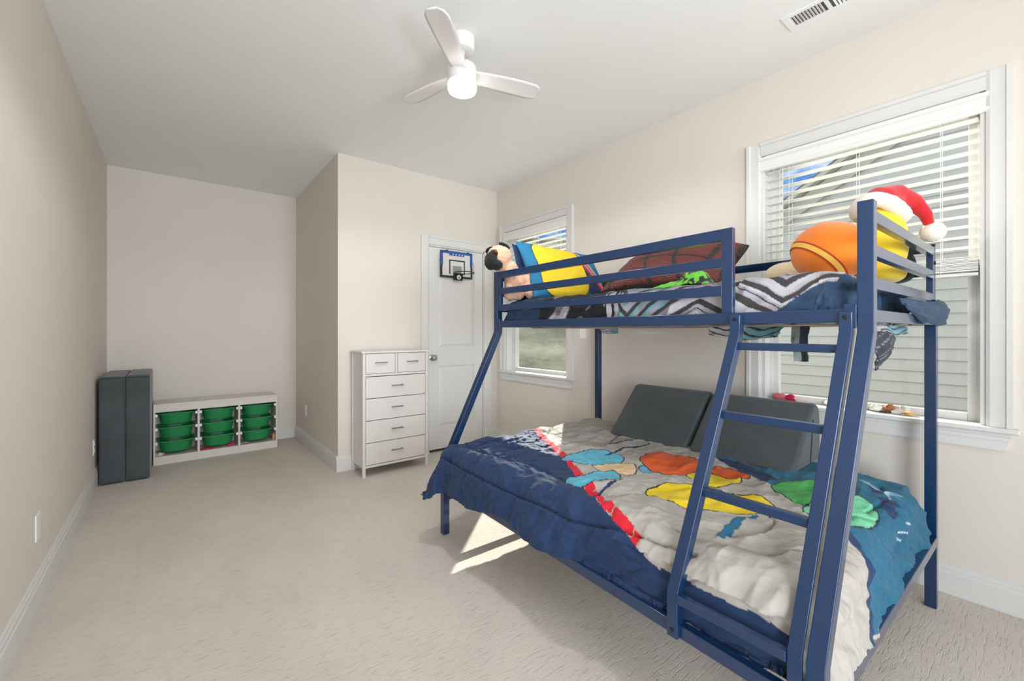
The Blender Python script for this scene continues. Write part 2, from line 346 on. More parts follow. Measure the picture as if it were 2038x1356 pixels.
# windows
SILLZ = .775
def window(idx, W, label, jambdark):
    y0, y1, z0, z1 = W
    r = SE('window_%d' % idx, label, 'window', (XR, y0, z0))
    mb = MB(); cw = .078
    casing_profile_bar(mb, (XR, y0, z0), (XR, y0, z1 + cw), (0, -1, 0), (-1, 0, 0), cw)
    casing_profile_bar(mb, (XR, y1, z0), (XR, y1, z1 + cw), (0, 1, 0), (-1, 0, 0), cw)
    casing_profile_bar(mb, (XR, y0, z1), (XR, y1, z1), (0, 0, 1), (-1, 0, 0), cw)
    mb.build('casing', M_trim, r, smooth=0)
    mb = MB()  # jamb liner
    mb.box(XR, y0, z0, x1, y0 + .018, z1).box(XR, y1 - .018, z0, x1, y1, z1).box(XR, y0, z1 - .018, x1, y1, z1)
    mb.build('jamb', M_trim, r, smooth=0)
    mb = MB(); mb.box(XR - .045, y0 - cw - .02, z0 - .022, XR, y1 + cw + .02, z0).box(XR, y0, z0 - .022, x1, y1, z0)
    mb.build('stool', M_trim, r, bevel=.006)
    mb = MB(); yy0, yy1 = y0 - cw, y1 + cw
    mb.prism([(XR, yy0, z0 - .022), (XR, yy1, z0 - .022), (XR, yy1 - .022, z0 - .098), (XR, yy0 + .022, z0 - .098)], (-.02, 0, 0))
    mb.prism([(XR - .02, yy0 + .005, z0 - .04), (XR - .02, yy1 - .005, z0 - .04), (XR - .02, yy1 - .009, z0 - .055), (XR - .02, yy0 + .009, z0 - .055)], (-.006, 0, 0))
    mb.build('apron', M_trim, r, smooth=0)
    fx = XR + .085; zm = 1.525
    def sash(xa, za, zb, w_):
        mb = MB(); a, b_ = y0 + .03, y1 - .03
        mb.box(xa, a, za, xa + .035, a + w_, zb).box(xa, b_ - w_, za, xa + .035, b_, zb).box(xa, a + w_, za, xa + .035, b_ - w_, za + w_).box(xa, a + w_, zb - w_, xa + .035, b_ - w_, zb)
        s_ = mb.build('sash', M_trim, r, smooth=0, bevel=.003)
        MB().box(xa + .015, a + w_ - .004, za + w_ - .004, xa + .019, b_ - w_ + .004, zb - w_ + .004).build('pane', M_glass, s_, smooth=0)
    sash(fx, z0, zm, .034); sash(fx + .036, zm - .03, z1 - .018, .034)
    mb = MB(); mb.box(fx - .012, y0 + .018, z0, x1, y0 + .032, z1 - .018).box(fx - .012, y1 - .032, z0, x1, y1 - .018, z1 - .018); mb.build('track', M_trim, r, smooth=0)
    return r
window(1, W1, 'smaller far window beside the closet door, half blocked by pillows', 1)
window(2, W2, 'near window behind the bunk bed with raised slats', 1)

def blind(W, label):
    y0, y1, z0, z1 = W; xb = XR + .035
    r = thing('window_blind', label, 'blind', (xb, (y0 + y1) / 2, 1.45), 'white slatted window blinds')
    mb = MB(); a, b_ = y0 + .002, y1 - .002
    prof = [(XR - .012, 2.168), (XR - .018, 2.174), (XR - .018, 2.184), (XR - .012, 2.19), (XR - .012, 2.228), (XR - .02, 2.236), (XR - .02, 2.252), (XR + .0, 2.252), (XR + .0, 2.168)]
    mb.prism([(x, a - .012, z) for x, z in prof], (0, b_ - a + .024, 0)); mb.build('valance', M_slat, r, smooth=0)
    MB().box(xb - .025, y0 + .022, 2.19, xb + .025, y1 - .022, 2.24).build('headrail', M_slat, r)
    ya, yb = y0 + .024, y1 - .024
    def slat(z, tilt):
        c, s_ = math.cos(tilt) * .025, math.sin(tilt) * .025
        return MB().hexa([(xb - c, ya, z - s_), (xb + c, ya, z + s_), (xb + c, yb, z + s_), (xb - c, yb, z - s_), (xb - c, ya, z - s_ + .0032), (xb + c, ya, z + s_ + .0032), (xb + c, yb, z + s_ + .0032), (xb - c, yb, z - s_ + .0032)]).build('slat', M_slat, r, smooth=0)
    for k in range(14): slat(2.155 - k * .0475, -.05)
    for k in range(11): slat(1.5235 - k * .0048, random.uniform(-.03, .03))
    MB().box(xb - .025, ya, 1.455, xb + .025, yb, 1.468).build('bottom_rail', M_slat, r, bevel=.002)
    mb = MB()
    for yy in (ya + .12, (ya + yb) / 2 - .0, yb - .12):
        for dx in (-.026, .026): mb.tube([(xb + dx, yy, 1.46), (xb + dx, yy, 2.2)], .0011, 5)
    mb.build('ladder_cord', M_slat, r)
    mb = MB(); mb.tube([(xb - .034, yb - .09, 1.6), (xb - .034, yb - .09, 2.2)], .0013, 5).tube([(xb - .034, yb - .075, 1.58), (xb - .034, yb - .075, 2.2)], .0013, 5); mb.build('pull_cord', M_slat, r)
    return r
blind(W1, 'white slatted blind on the far window behind the pillow')
blind(W2, 'white slatted blind on the near window, raised above the bed')

# outlets, switch plate
def outlet(loc, n, label, sockets=True):
    r = thing('wall_outlet', label, 'outlet', loc, 'white wall plates'); n = Vector(n); t_ = Vector((-n.y, n.x, 0)); c = Vector(loc)
    def pb(w_, h_, d0, d1, dz=0):
        mb = MB(); q = []
        for d in (d0, d1): q += [c + t_ * a * w_ / 2 + Vector((0, 0, dz + b_ * h_ / 2)) + n * d for a, b_ in ((-1, -1), (1, -1), (1, 1), (-1, 1))]
        return mb.hexa(q)
    pb(.072, .116, 0, .006).build('plate', M_plate, r, bevel=.002)
    if sockets:
        for dz in (-.026, .026):
            s_ = pb(.034, .03, .006, .009, dz).build('socket', M_plate, r, bevel=.002)
            mb = MB()
            for k in (-.007, .007):
                q = []
                for d in (.0085, .0095): q += [c + t_ * (k + a * .0012) + Vector((0, 0, dz + .003 + b_ * .005)) + n * d for a, b_ in ((-1, -1), (1, -1), (1, 1), (-1, 1))]
                mb.hexa(q)
            mb.build('slot', M_black, s_)
    return r
outlet((XL, 2.796, .339), (1, 0, 0), 'white wall plate low on the left wall nearest the viewer', False)
outlet((XL, 4.55, .324), (1, 0, 0), 'white duplex outlet on the left wall just before the grey cushions')
outlet((XC, 4.946, .373), (-1, 0, 0), 'white outlet on the alcove return wall right of the toy storage')
outlet((XR, 2.50, .40), (-1, 0, 0), 'white outlet on the window wall just beyond the bed foot')
outlet((XR, 2.555, 1.20), (-1, 0, 0), 'white switch plate on the window wall below the top bunk', False)

# ceiling vent
vt = thing('ceiling_vent', 'white metal air vent in the ceiling near the window wall', 'vent', (2.412, .66, H))
mb = MB(); vx0, vx1, vy0, vy1 = 2.345, 2.477, .47, .842
mb.box(vx0, vy0, H - .006, vx0 + .024, vy1, H).box(vx1 - .024, vy0, H - .006, vx1, vy1, H).box(vx0 + .024, vy1 - .03, H - .006, vx1 - .024, vy1, H).box(vx0 + .024, vy0, H - .006, vx1 - .024, vy0 + .03, H).box(vx0 + .024, .655, H - .006, vx1 - .024, .672, H)
mb.build('frame', M_plate, vt, bevel=.002)
MB().box(vx0 + .02, vy0 + .02, H - .0015, vx1 - .02, vy1 - .02, H - .0002).build('slot_shade', mat('vent_shadow', (92, 92, 92), .9), vt)  # flat grey sheet stands in for the shade between the louvers
for k in range(10):
    y = .682 + k * .0135; MB().hexa([(vx0 + .024, y, H - .006), (vx1 - .024, y, H - .006), (vx1 - .024, y + .0015, H - .006), (vx0 + .024, y + .0015, H - .006), (vx0 + .024, y + .010, H - .001), (vx1 - .024, y + .010, H - .001), (vx1 - .024, y + .0115, H - .001), (vx0 + .024, y + .0115, H - .001)]).build('louver', M_plate, vt, smooth=0)
for k in range(10):
    y = .515 + k * .0135; MB().hexa([(vx0 + .024, y + .003, H - .006), (vx1 - .024, y + .003, H - .006), (vx1 - .024, y + .0045, H - .006), (vx0 + .024, y + .0045, H - .006), (vx0 + .024, y - .004, H - .001), (vx1 - .024, y - .004, H - .001), (vx1 - .024, y - .0025, H - .001), (vx0 + .024, y - .0025, H - .001)]).build('louver', M_plate, vt, smooth=0)

# ------------------------------------------------------------------ outside
M_sid = mat('siding_paint', (186, 188, 187), .6, var=.02)
nb = SE('neighbor_house', 'pale grey clapboard gable wall of the house next door', 'house', (6.46, 0, -.5))
mb = MB(); z = -.5; ymin = -4
while z < 5.6:
    ye = lambda zz: min(3.0, 2.306 - (zz - 2.74) / .615)
    a, b_ = ye(z), ye(z + .127)
    if b_ < ymin + .1: break
    mb.hexa([(6.46, ymin, z), (6.62, ymin, z), (6.62, a, z), (6.46, a, z), (6.475, ymin, z + .127), (6.62, ymin, z + .127), (6.62, b_, z + .127), (6.475, b_, z + .127)]); z += .127
mb.build('siding', M_sid, nb, smooth=0)
mb = MB(); d = Vector((0, 1, -.615)).normalized(); up = Vector((0, .615, 1)).normalized(); c = Vector((6.43, 2.306, 2.69))
mb.bar(c - d * 5, c + d * 1.25, .05, .17, up); mb.bar(c - d * 5 + up * .12 - Vector((.06, 0, 0)), c + d * 1.3 + up * .12 - Vector((.06, 0, 0)), .18, .05, up)
mb.build('rake_board', mat('rake_paint', (178, 180, 170), .6), nb, smooth=0)
MB().bar(c - d * 5 + up * .17 + Vector((1.2, 0, 0)), c + d * 1.35 + up * .17 + Vector((1.2, 0, 0)), 2.6, .04, up).build('roof', mat('roof_shingle', (120, 115, 110), .9, var=.2, vscale=30), nb, smooth=0)
m = bpy.data.materials.new('lawn'); m.use_nodes = True; n = m.node_tree; b = n.nodes['Principled BSDF']; b.inputs['Roughness'].default_value = 1
t = n.nodes.new('ShaderNodeTexCoord'); z1n = nnoise((1, 1, 1), .55, 5, .5); z2n = nnoise((1, 1, 1), 5, 4)
r_ = n.nodes.new('ShaderNodeValToRGB'); e = r_.color_ramp.elements; e[0].position = .36; e[0].color = lin((58, 70, 52)); e[1].position = .66; e[1].color = lin((132, 128, 104))
n.links.new(mth('ADD', mth('MULTIPLY', z1n.outputs['Fac'], .75), mth('MULTIPLY', z2n.outputs['Fac'], .25)), r_.inputs[0]); n.links.new(r_.outputs[0], b.inputs['Base Color'])
M_lawn = m
gx = np.linspace(XR + T, 42, 90); gy = np.linspace(-12, 46, 90); GX, GY = np.meshgrid(gx, gy, indexing='ij')
rr = np.hypot(GX - 2, GY); GZ = -.45 + np.clip(rr - 12, 0, 30) * (.17 + .2 * np.clip((GY / (GX + .1) - .6) / .3, 0, 1)) + fbm(GX * .4, GY * .4) * .35 * np.clip((rr - 7) / 6, 0, 1)
o = cloth('lawn', np.stack([GX, GY, GZ], -1), None, M_lawn); tag(o, 'grassy bank rising behind the house outside the far window', 'grass', kind='structure')

# ------------------------------------------------------------------ ceiling fan
fc = (1.19, 1.925)
fan = thing('ceiling_fan', 'white three-blade ceiling fan with a lit round lamp', 'fan', (*fc, H))
MB().lathe((*fc, 0), [(.02, 2.66), (.05, 2.662), (.06, 2.668), (.064, 2.68), (.064, 2.738), (.06, 2.7399)], 40).build('canopy', M_fan, fan)
mb = MB(); mb.tube([(*fc, 2.59), (*fc, 2.668)], .0125, 14).lathe((*fc, 0), [(.018, 2.59), (.02, 2.612), (.013, 2.62)], 20); mb.build('downrod', M_fan, fan)
MB().lathe((*fc, 0), [(.074, 2.498), (.075, 2.50), (.075, 2.57), (.072, 2.584), (.05, 2.592), (.02, 2.594)], 44).build('motor_housing', M_fan, fan)
gl_ = MB().lathe((*fc, 0), [(.03, 2.447), (.058, 2.45), (.07, 2.457), (.075, 2.468), (.075, 2.492), (.07, 2.494)], 44)
gl_.build('lamp_shade', mat('lit_diffuser', (255, 250, 244), .4, emit=7), fan)
def blade(ang):
    d = Vector((math.cos(ang), math.sin(ang), 0)); s_ = Vector((-d.y, d.x, 0)); N = 26; rows = []
    for i in range(N + 1):
        tt = i / N; r0 = .055 + tt * .405
        lead = .040 + .012 * math.sin(tt * PI * .8); trail = -.042 - .022 * math.sin(min(1, tt * 1.25) * PI * .5)
        if tt > .86: k = math.sqrt(max(0, 1 - ((tt - .86) / .14) ** 2)); mid = (lead + trail) / 2 + .012; lead = mid + (lead - mid) * k; trail = mid + (trail - mid) * k
        row = []
        for j in range(9):
            q = lead + (trail - lead) * j / 8; pitch = -math.radians(13 - 3 * tt)
            row.append(Vector((*fc, 2.545 + .008 * math.sin(tt * 2))) + d * r0 + s_ * q * math.cos(pitch) + Vector((0, 0, q * math.sin(pitch) - .9 * q * q)))
        rows.append(row)
    o = cloth('blade', np.array([[list(p) for p in r] for r in rows]), None, M_fan, fan, thick=.007)
    return o
for a in (348, 104, 224): blade(math.radians(a))

# ------------------------------------------------------------------ dresser
ds = thing('dresser', 'tall white six-drawer dresser standing left of the closet door', 'dresser', (1.52, 3.66, 0))
fx0, fx1, fy0, fy1 = 1.225, 1.815, 3.522, 3.805
for nm, x in (('leg', fx0), ('leg', fx1 - .024)):
    for y in (fy0, fy1 - .024): MB().box(x, y, 0, x + .024, y + .024, 1.024).build('leg', M_white, ds, bevel=.002)
mb = MB(); mb.box(fx0 + .024, fy0 + .002, .075, fx1 - .024, fy0 + .022, .094).box(fx0 + .004, fy0 + .024, .075, fx0 + .022, fy1 - .024, .094).box(fx1 - .022, fy0 + .024, .075, fx1 - .004, fy1 - .024, .094)
mb.build('lower_frame', M_white, ds, bevel=.0015); mb = MB(); mb.box(fx0 + .024, fy0 + .002, .832, fx1 - .024, fy0 + .02, .850).box(1.508, fy0 + .002, .85, 1.526, fy0 + .02, 1.024); mb.build('drawer_divider', M_white, ds, bevel=.0015)
mb = MB(); mb.box(fx0 + .007, fy0 + .024, .094, fx0 + .017, fy1 - .024, 1.024).box(fx1 - .017, fy0 + .024, .094, fx1 - .007, fy1 - .024, 1.024).box(fx0 + .024, fy1 - .012, .094, fx1 - .024, fy1 - .004, 1.024); mb.build('side_panel', M_white, ds)
MB().box(fx0 - .012, fy0 - .012, 1.024, fx1 + .012, fy1 + .004, 1.04).build('top', M_white, ds, bevel=.003)
def drawer(xa, xb_, za, zb):
    d_ = MB().box(xa, fy0 + .001, za, xb_, fy0 + .02, zb).box(xa + .012, fy0 + .02, za + .008, xb_ - .012, fy1 - .02, zb - .012).build('drawer', M_white, ds, bevel=.002)
    xm, zm = (xa + xb_) / 2, (za + zb) / 2 + .008; mb = MB()
    for s_ in (-.046, .046): mb.box(xm + s_ - .005, fy0 - .022, zm - .005, xm + s_ + .005, fy0 + .001, zm + .005)
    mb.box(xm - .051, fy0 - .026, zm - .005, xm + .051, fy0 - .018, zm + .005); tag(mb.build('handle', M_metal, d_, bevel=.001), 'slim nickel bar handle')
drawer(fx0 + .027, 1.505, .853, 1.021); drawer(1.529, fx1 - .027, .853, 1.021)
zz = [.097, .279, .4635, .647, .829]
for i in range(4): drawer(fx0 + .027, fx1 - .027, zz[i] + .0025, zz[i + 1] - .0025)

# ------------------------------------------------------------------ toy storage with bins
st = thing('storage_unit', 'low white three-column toy storage frame in the alcove', 'storage', (.365, 5.18, 0))
A = Vector((-.132, 5.014, 0)); ux = Vector((.995, .028, 0)).normalized(); uy = Vector((-ux.y, ux.x, 0)); L = .996; D = .30; HT = .547
def sbox(mb, a0, a1, b0, b1, z0, z1):
    q = []
    for z in (z0, z1): q += [A + ux * a + uy * b_ + Vector((0, 0, z)) for a, b_ in ((a0, b0), (a1, b0), (a1, b1), (a0, b1))]
    return mb.hexa(q)
M_store = mat('white_foil', (226, 218, 208), .45, var=.01)
cols = [(.014, .321), (.339, .648), (.666, .982)]
sbox(MB(), 0, L, 0, D, HT - .018, HT).build('top', M_store, st, bevel=.002)
for a0, a1 in ((0, .014), (.321, .339), (.648, .666), (.982, L)): sbox(MB(), a0, a1, .001, D, 0, HT - .018).build('upright', M_store, st, bevel=.0015)
for a0, a1 in cols: sbox(MB(), a0, a1, .003, .02, HT - .073, HT - .018).build('top_rail', M_store, st, smooth=0)
for a0, a1 in cols: sbox(MB(), a0, a1, .003, .02, 0, .072).build('plinth', M_store, st, smooth=0)
for a0, a1 in cols: sbox(MB(), a0, a1, .02, D - .006, .058, .072).build('shelf', M_store, st, smooth=0)
for a0, a1 in cols: sbox(MB(), a0, a1, D - .006, D, 0, HT - .018).build('back_panel', M_store, st, smooth=0)
RZ = [.449, .323, .196]
for a0, a1 in cols:
    for z in RZ:
        mb = MB(); sbox(mb, a0, a0 + .011, .004, D - .01, z - .013, z - .001); sbox(mb, a0, a0 + .016, .002, .02, z - .016, z + .008); mb.build('runner', M_plate, st, smooth=0)
        mb = MB(); sbox(mb, a1 - .011, a1, .004, D - .01, z - .013, z - .001); sbox(mb, a1 - .016, a1, .002, .02, z - .016, z + .008); mb.build('runner', M_plate, st, smooth=0)
def rrect(cx, cy, w_, d_, r, z, n=8):
    pts = []
    for (sx_, sy_, a) in ((1, 1, 0), (-1, 1, 90), (-1, -1, 180), (1, -1, 270)):
        for k in range(n + 1):
            t_ = math.radians(a + 90 * k / n); pts.append((cx + sx_ * (w_ / 2 - r) + r * math.cos(t_), cy + sy_ * (d_ / 2 - r) + r * math.sin(t_), z))
    return pts
def make_bin():
    rings = [rrect(0, 0, .20, .19, .075, 0), rrect(0, 0, .222, .212, .085, .004), rrect(0, 0, .232, .222, .088, .02), rrect(0, 0, .252, .245, .085, .094), rrect(0, 0, .254, .247, .085, .098),
             rrect(0, 0, .279, .262, .03, .099), rrect(0, 0, .281, .264, .03, .102), rrect(0, 0, .279, .262, .03, .105), rrect(0, 0, .246, .238, .082, .104), rrect(0, 0, .226, .216, .085, .02), rrect(0, 0, .214, .204, .08, .008)]
    n_ = len(rings[0]); vs = [p for r in rings for p in r]; fs = [tuple(range(n_))[::-1], tuple(range(len(vs) - n_, len(vs)))]
    for i in range(len(rings) - 1):
        for k in range(n_): fs.append((i * n_ + k, i * n_ + (k + 1) % n_, (i + 1) * n_ + (k + 1) % n_, (i + 1) * n_ + k))
    return MB().add(vs, fs).build('storage_bin', M_green, None, smooth=50)
bin0 = make_bin(); used = False
for ci, (a0, a1) in enumerate(cols):
    for ri, z in enumerate(RZ):
        o = bin0 if not used else bin0.copy()
        if used: COL.objects.link(o)
        used = True
        c = A + ux * (a0 + a1) / 2 + uy * .137; o.location = (c.x, c.y, z - .1015 + .0025); o.rotation_euler = (0, math.radians(-.9 if (ci, ri) == (1, 1) else 0), math.atan2(ux.y, ux.x))
        tag(o, 'green plastic bin in the %s row of the %s column of the white storage frame' % (('top', 'middle', 'bottom')[ri], ('left', 'centre', 'right')[ci]), 'bin', 'green storage bins')
def sp(a, b_, z): return A + ux * a + uy * b_ + Vector((0, 0, z))
# small toys on the storage floor
def blob(c, r, seed, amp=.3, n=(18, 12)):
    rs = random.Random(seed); ph = [rs.uniform(0, 6) for _ in range(6)]; mb = MB().ball((0, 0, 0), (1, 1, 1), *n); out_ = []
    for p in mb.v:
        k = 1 + amp * (math.sin(3 * p[0] + ph[0]) * math.sin(2.5 * p[1] + ph[1]) + .5 * math.sin(6 * p[2] + ph[2] + 4 * p[0]))
        out_.append((c[0] + p[0] * r[0] * k, c[1] + p[1] * r[1] * k, c[2] + max(-.9, p[2] * k) * r[2]))
    mb.v = out_; return mb
def small(name, mb, m_, label, cat, origin, **kw): return tag(mb.build(name, m_, None, origin=tuple(origin), **kw), label, cat)
p = sp(.045, .045, .072); small('crumpled_paper', blob((p.x, p.y, p.z + .013), (.026, .022, .014), 3, .45), mat('white_paper', (225, 222, 214), .8), 'crumpled white paper scrap on the left storage floor', 'paper', p, smooth=20)
p = sp(.39, .045, .072); mb = MB().ball((p.x, p.y, p.z + .007), (.045, .02, .0068), pw=.6).tube([(p.x + .03, p.y - .005, p.z + .006), (p.x + .07, p.y - .01, p.z + .006)], .0055); small('toy_scoop', mb, mat('red_plastic', (205, 22, 40), .35), 'flat red plastic toy under the centre bins', 'toy', p)
p = sp(.59, .06, .072); mb = MB().ball((p.x, p.y, p.z + .012), (.03, .02, .0118)).ball((p.x + .02, p.y - .006, p.z + .02), (.012, .01, .012)); small('toy_shoe', mb, mat('pink_plastic', (215, 30, 120), .35), 'small magenta toy under the centre bins on the right', 'toy', p)
p = sp(.70, .05, .072); small('tissue_scrap', blob((p.x, p.y, p.z + .009), (.03, .02, .0095), 8, .4), mat('grey_tissue', (160, 158, 150), .8), 'grey paper scrap on the right storage floor', 'paper', p, smooth=20)
p = sp(.967, .035, .072); bt = thing('juice_bottle', 'small orange tinted bottle in the right storage column', 'bottle', tuple(p))
MB().lathe(tuple(p), [(.012, 0), (.013, .004), (.013, .055), (.007, .065), (.007, .07)], 18).build('body', mat('peach_plastic', (214, 150, 112), .3), bt)
MB().lathe(tuple(p), [(.0085, .07), (.0085, .084), (.007, .086)], 18).build('cap', mat('red_cap', (170, 50, 50), .4), bt)

# ------------------------------------------------------------------ folded grey floor cushions by the left wall
def softbox(x0, y0, z0, x1, y1, z1, name, m_, parent=None, origin=None, r=.018, bulge=.008):
    n_ = 10; bm = bmesh.new(); bmesh.ops.create_cube(bm, size=2); bmesh.ops.subdivide_edges(bm, edges=bm.edges, cuts=n_, use_grid_fill=True)
    c = Vector(((x0 + x1) / 2, (y0 + y1) / 2, (z0 + z1) / 2)); hd = Vector(((x1 - x0) / 2, (y1 - y0) / 2, (z1 - z0) / 2)); vs = []
    for v in bm.verts:
        p = v.co; q = []
        for i in range(3):
            o_ = [p[j] for j in range(3) if j != i]; b_ = bulge * (1 - o_[0] ** 2) * (1 - o_[1] ** 2)
            q.append(p[i] * hd[i] + math.copysign(b_, p[i]) * (abs(p[i]) > .99))
        vs.append(c + Vector(q))
    bm.verts.index_update(); mb = MB().add(vs, [tuple(v.index for v in f.verts) for f in bm.faces]); bm.free()
    return mb.build(name, m_, parent, origin=origin, bevel=r, seg=3)
fc_ = [(-.447, -.297), (-.291, -.142)]
for i, (a, b_) in enumerate(fc_):
    r = thing('floor_cushion', ['tall grey velvet floor cushion standing against the left wall', 'tall grey velvet floor cushion standing beside the white toy storage'][i], 'cushion', ((a + b_) / 2, 4.98, 0), 'grey velvet couch cushions')
    softbox(a, 4.612, .004, b_, 5.34, .848 + .004 * i, 'cover', M_velvet, r, r=.016, bulge=.004)
    mb = MB()
    for z in (.835,): mb.tube([(a + .012, 4.609, z), (b_ - .012, 4.609, z)], .0022, 6)
    mb.tube([(a + .012, 4.609, .012), (b_ - .012, 4.609, .012)], .0022, 6); mb.build('seam_piping', mat('dark_piping', (42, 46, 50), .8), r)

# ------------------------------------------------------------------ basketball hoop on the door
hp = thing('basketball_hoop', 'blue and black mini basketball hoop hanging on the white closet door', 'toy hoop', (2.285, YC - .0, 1.74))
hy = YC - .012; hx0, hx1, hz0, hz1 = 2.10, 2.475, 1.752, 2.022
M_clear = mat('clear_board', (226, 224, 218), .15, var=.01)
MB().box(hx0 + .01, hy - .004, hz0 + .01, hx1 - .01, hy + .006, hz1 - .01).build('backboard', M_clear, hp)
M_hblue = mat('blue_plastic', (48, 84, 160), .4); mb = MB(); wd = .026; zm = (hz0 + hz1) / 2 - .01
mb.box(hx0, hy - .012, hz1 - wd, hx1, hy + .008, hz1).box(hx0, hy - .012, zm, hx0 + wd, hy + .008, hz1 - wd).box(hx1 - wd, hy - .012, zm, hx1, hy + .008, hz1 - wd).box(hx0 + .10, hy - .014, hz1 - .045, hx1 - .10, hy - .004, hz1 - .01)
mb.build('upper_frame', M_hblue, hp, bevel=.004)
M_dk = mat('charcoal_plastic', (44, 46, 48), .45); mb = MB()
mb.box(hx0, hy - .012, hz0, hx1, hy + .008, hz0 + .02).box(hx0, hy - .012, hz0 + .02, hx0 + .02, hy + .008, zm).box(hx1 - .02, hy - .012, hz0 + .02, hx1, hy + .008, zm); mb.build('lower_frame', M_dk, hp, bevel=.003)
mb = MB(); ia, ib, ja, jb, t_ = 2.20, 2.385, 1.79, 1.935, .013
mb.box(ia, hy - .0065, jb - t_, ib, hy - .0035, jb).box(ia, hy - .0065, ja, ia + t_, hy - .0035, jb - t_).box(ib - t_, hy - .0065, ja, ib, hy - .0035, jb - t_); mb.build('target_square', M_dk, hp)
MB().box(2.24, hy - .006, 1.80, 2.345, hy - .0038, 1.875).build('grey_panel', mat('grey_print', (150, 150, 145), .5), hp)
for k in range(4):
    x = 2.232 + k * .036; MB().box(x, hy - .0155, 1.982, x + .014, hy - .0138, 1.996).build('letter_mark', mat('pale_blue_ink', (196, 210, 236), .5), hp)
rc = Vector((2.30, hy - .13, 1.795)); mb = MB()
mb.tube([rc + Vector((math.cos(a) * .098, math.sin(a) * .098, 0)) for a in np.linspace(0, 2 * PI, 41)], .0045, 8); mb.build('rim', M_black, hp)
mb = MB().box(2.245, hy - .034, 1.728, 2.345, hy - .005, 1.80).bar((2.27, hy - .03, 1.785), (2.265, hy - .07, 1.795), .01, .01).bar((2.33, hy - .03, 1.785), (2.335, hy - .07, 1.795), .01, .01); mb.build('bracket', M_black, hp, bevel=.004)
MB().lathe((2.295, hy - .034, 1.758), [(.024, 0), (.024, .002), (.02, .003)], 24, (0, -1, 0)).build('emblem', mat('white_ink', (225, 225, 225), .5), hp)
MB().prism([(2.285, hy - .0375, 1.748), (2.305, hy - .0375, 1.748), (2.295, hy - .0375, 1.768)], (0, .001, 0)).build('emblem_triangle', M_black, hp, smooth=0)
mb = MB()
for k in range(12):
    a = k * PI / 6; mb.tube([rc + Vector((math.cos(a) * .098, math.sin(a) * .098, -.005)), rc + Vector((math.cos(a) * .1, math.sin(a) * .1, -.014))], .002, 5)
mb.build('net_hook', M_black, hp)
mb = MB()
for x in (2.16, 2.41): mb.box(x, hy - .004, hz1 - .01, x + .03, hy + .002, hz1 + .008)
mb.build('door_hook', M_dk, hp)

# ------------------------------------------------------------------ bunk bed
bed = thing('bunk_bed', 'blue metal twin-over-full bunk bed with a slanted ladder', 'bunk bed', (1.9, 1.3, 0))
TW = .04
ZT, ZK, ZL = 1.592, 1.197, .409
NF, FF = Vector((1.628, .351, 0)), Vector((1.668, 2.258, 0))      # top post centres, front
NB, FB = Vector((2.612, .341, 0)), Vector((2.662, 2.262, 0))      # back posts
NL, FL = Vector((1.203, .351, 0)), Vector((1.278, 2.262, 0))      # feet, front
def vz(v, z): return Vector((v.x, v.y, z))
for tp, ft in ((NF, NL), (FF, FL)):
    MB().path([vz(ft, 0), vz(ft, ZL), vz(tp, ZK), vz(tp, ZT)], TW, TW, (0, 1, 0)).build('front_post', M_blue, bed, bevel=.003)
for p in (NB, FB):
    po = MB().path([vz(p, 0), vz(p, 1.235)], TW, TW, (0, 1, 0)).build('back_post', M_blue, bed, bevel=.003)
    MB().box(p.x + .0, p.y - .012, 1.235, p.x + .02, p.y + .012, ZT - .012).build('upper_tube', M_blue, po, bevel=.003)
    MB().box(p.x - .001, p.y - .013, ZT - .012, p.x + .021, p.y + .013, ZT - .006).build('cap', M_black, po, bevel=.002)
    MB().box(p.x - .034, p.y - .012, 1.235, p.x - .012, p.y + .012, 1.56).build('rail_end', M_blue, po, bevel=.003)
BZ = [(1.533, 1.570), (1.431, 1.466), (1.331, 1.367), (1.231, 1.269)]
def end_frame(a, b_, name):
    for k, (z0, z1_) in enumerate(BZ):
        MB().bar(vz(a, (z0 + z1_) / 2) + Vector((.02, 0, 0)), vz(b_, (z0 + z1_) / 2) - Vector((.012, 0, 0)), .024, z1_ - z0).build(name, M_blue, bed, bevel=.002)
end_frame(NF, NB, 'end_bar'); end_frame(FF, FB, 'end_bar')
dl = (FF - NF).normalized()
# upper long rails
MB().bar(vz(NF, 1.251) + dl * .02 + Vector((-.004, 0, 0)), vz(FF, 1.251) - dl * .02 + Vector((-.004, 0, 0)), .03, .042).build('upper_side_rail', M_blue, bed, bevel=.003)
db = (FB - NB).normalized()
MB().bar(vz(NB, 1.251) + db * .02 + Vector((-.01, 0, 0)), vz(FB, 1.251) - db * .02 + Vector((-.01, 0, 0)), .03, .042).build('upper_side_rail', M_blue, bed, bevel=.003)
# guard rails
gx_ = lambda y: NF.x + (FF.x - NF.x) * (y - NF.y) / (FF.y - NF.y)
gp0 = Vector((gx_(.760) - .006, .760, 0)); gp1 = Vector((gx_(2.222) - .006, 2.222, 0))
GZ_ = [(1.545, 1.588), (1.443, 1.480), (1.337, 1.376)]
g = MB(); g.box(gp0.x - .0125, gp0.y - .02, 1.272, gp0.x + .0125, gp0.y + .02, 1.588)
g.box(gp1.x - .0125, gp1.y - .012, 1.337, gp1.x + .0125, gp1.y + .012, 1.588)
for z0, z1_ in GZ_: g.bar(vz(gp0, (z0 + z1_) / 2) + dl * .02, vz(gp1, (z0 + z1_) / 2) - dl * .012, .025, z1_ - z0)
g.build('guard_rail', M_blue, bed, bevel=.002)
g = MB()
for z0, z1_ in GZ_: g.bar(vz(NB, (z0 + z1_) / 2) + db * .013 + Vector((-.022, 0, 0)), vz(FB, (z0 + z1_) / 2) - db * .013 + Vector((-.022, 0, 0)), .022, z1_ - z0)
g.build('guard_rail', M_blue, bed, bevel=.002)
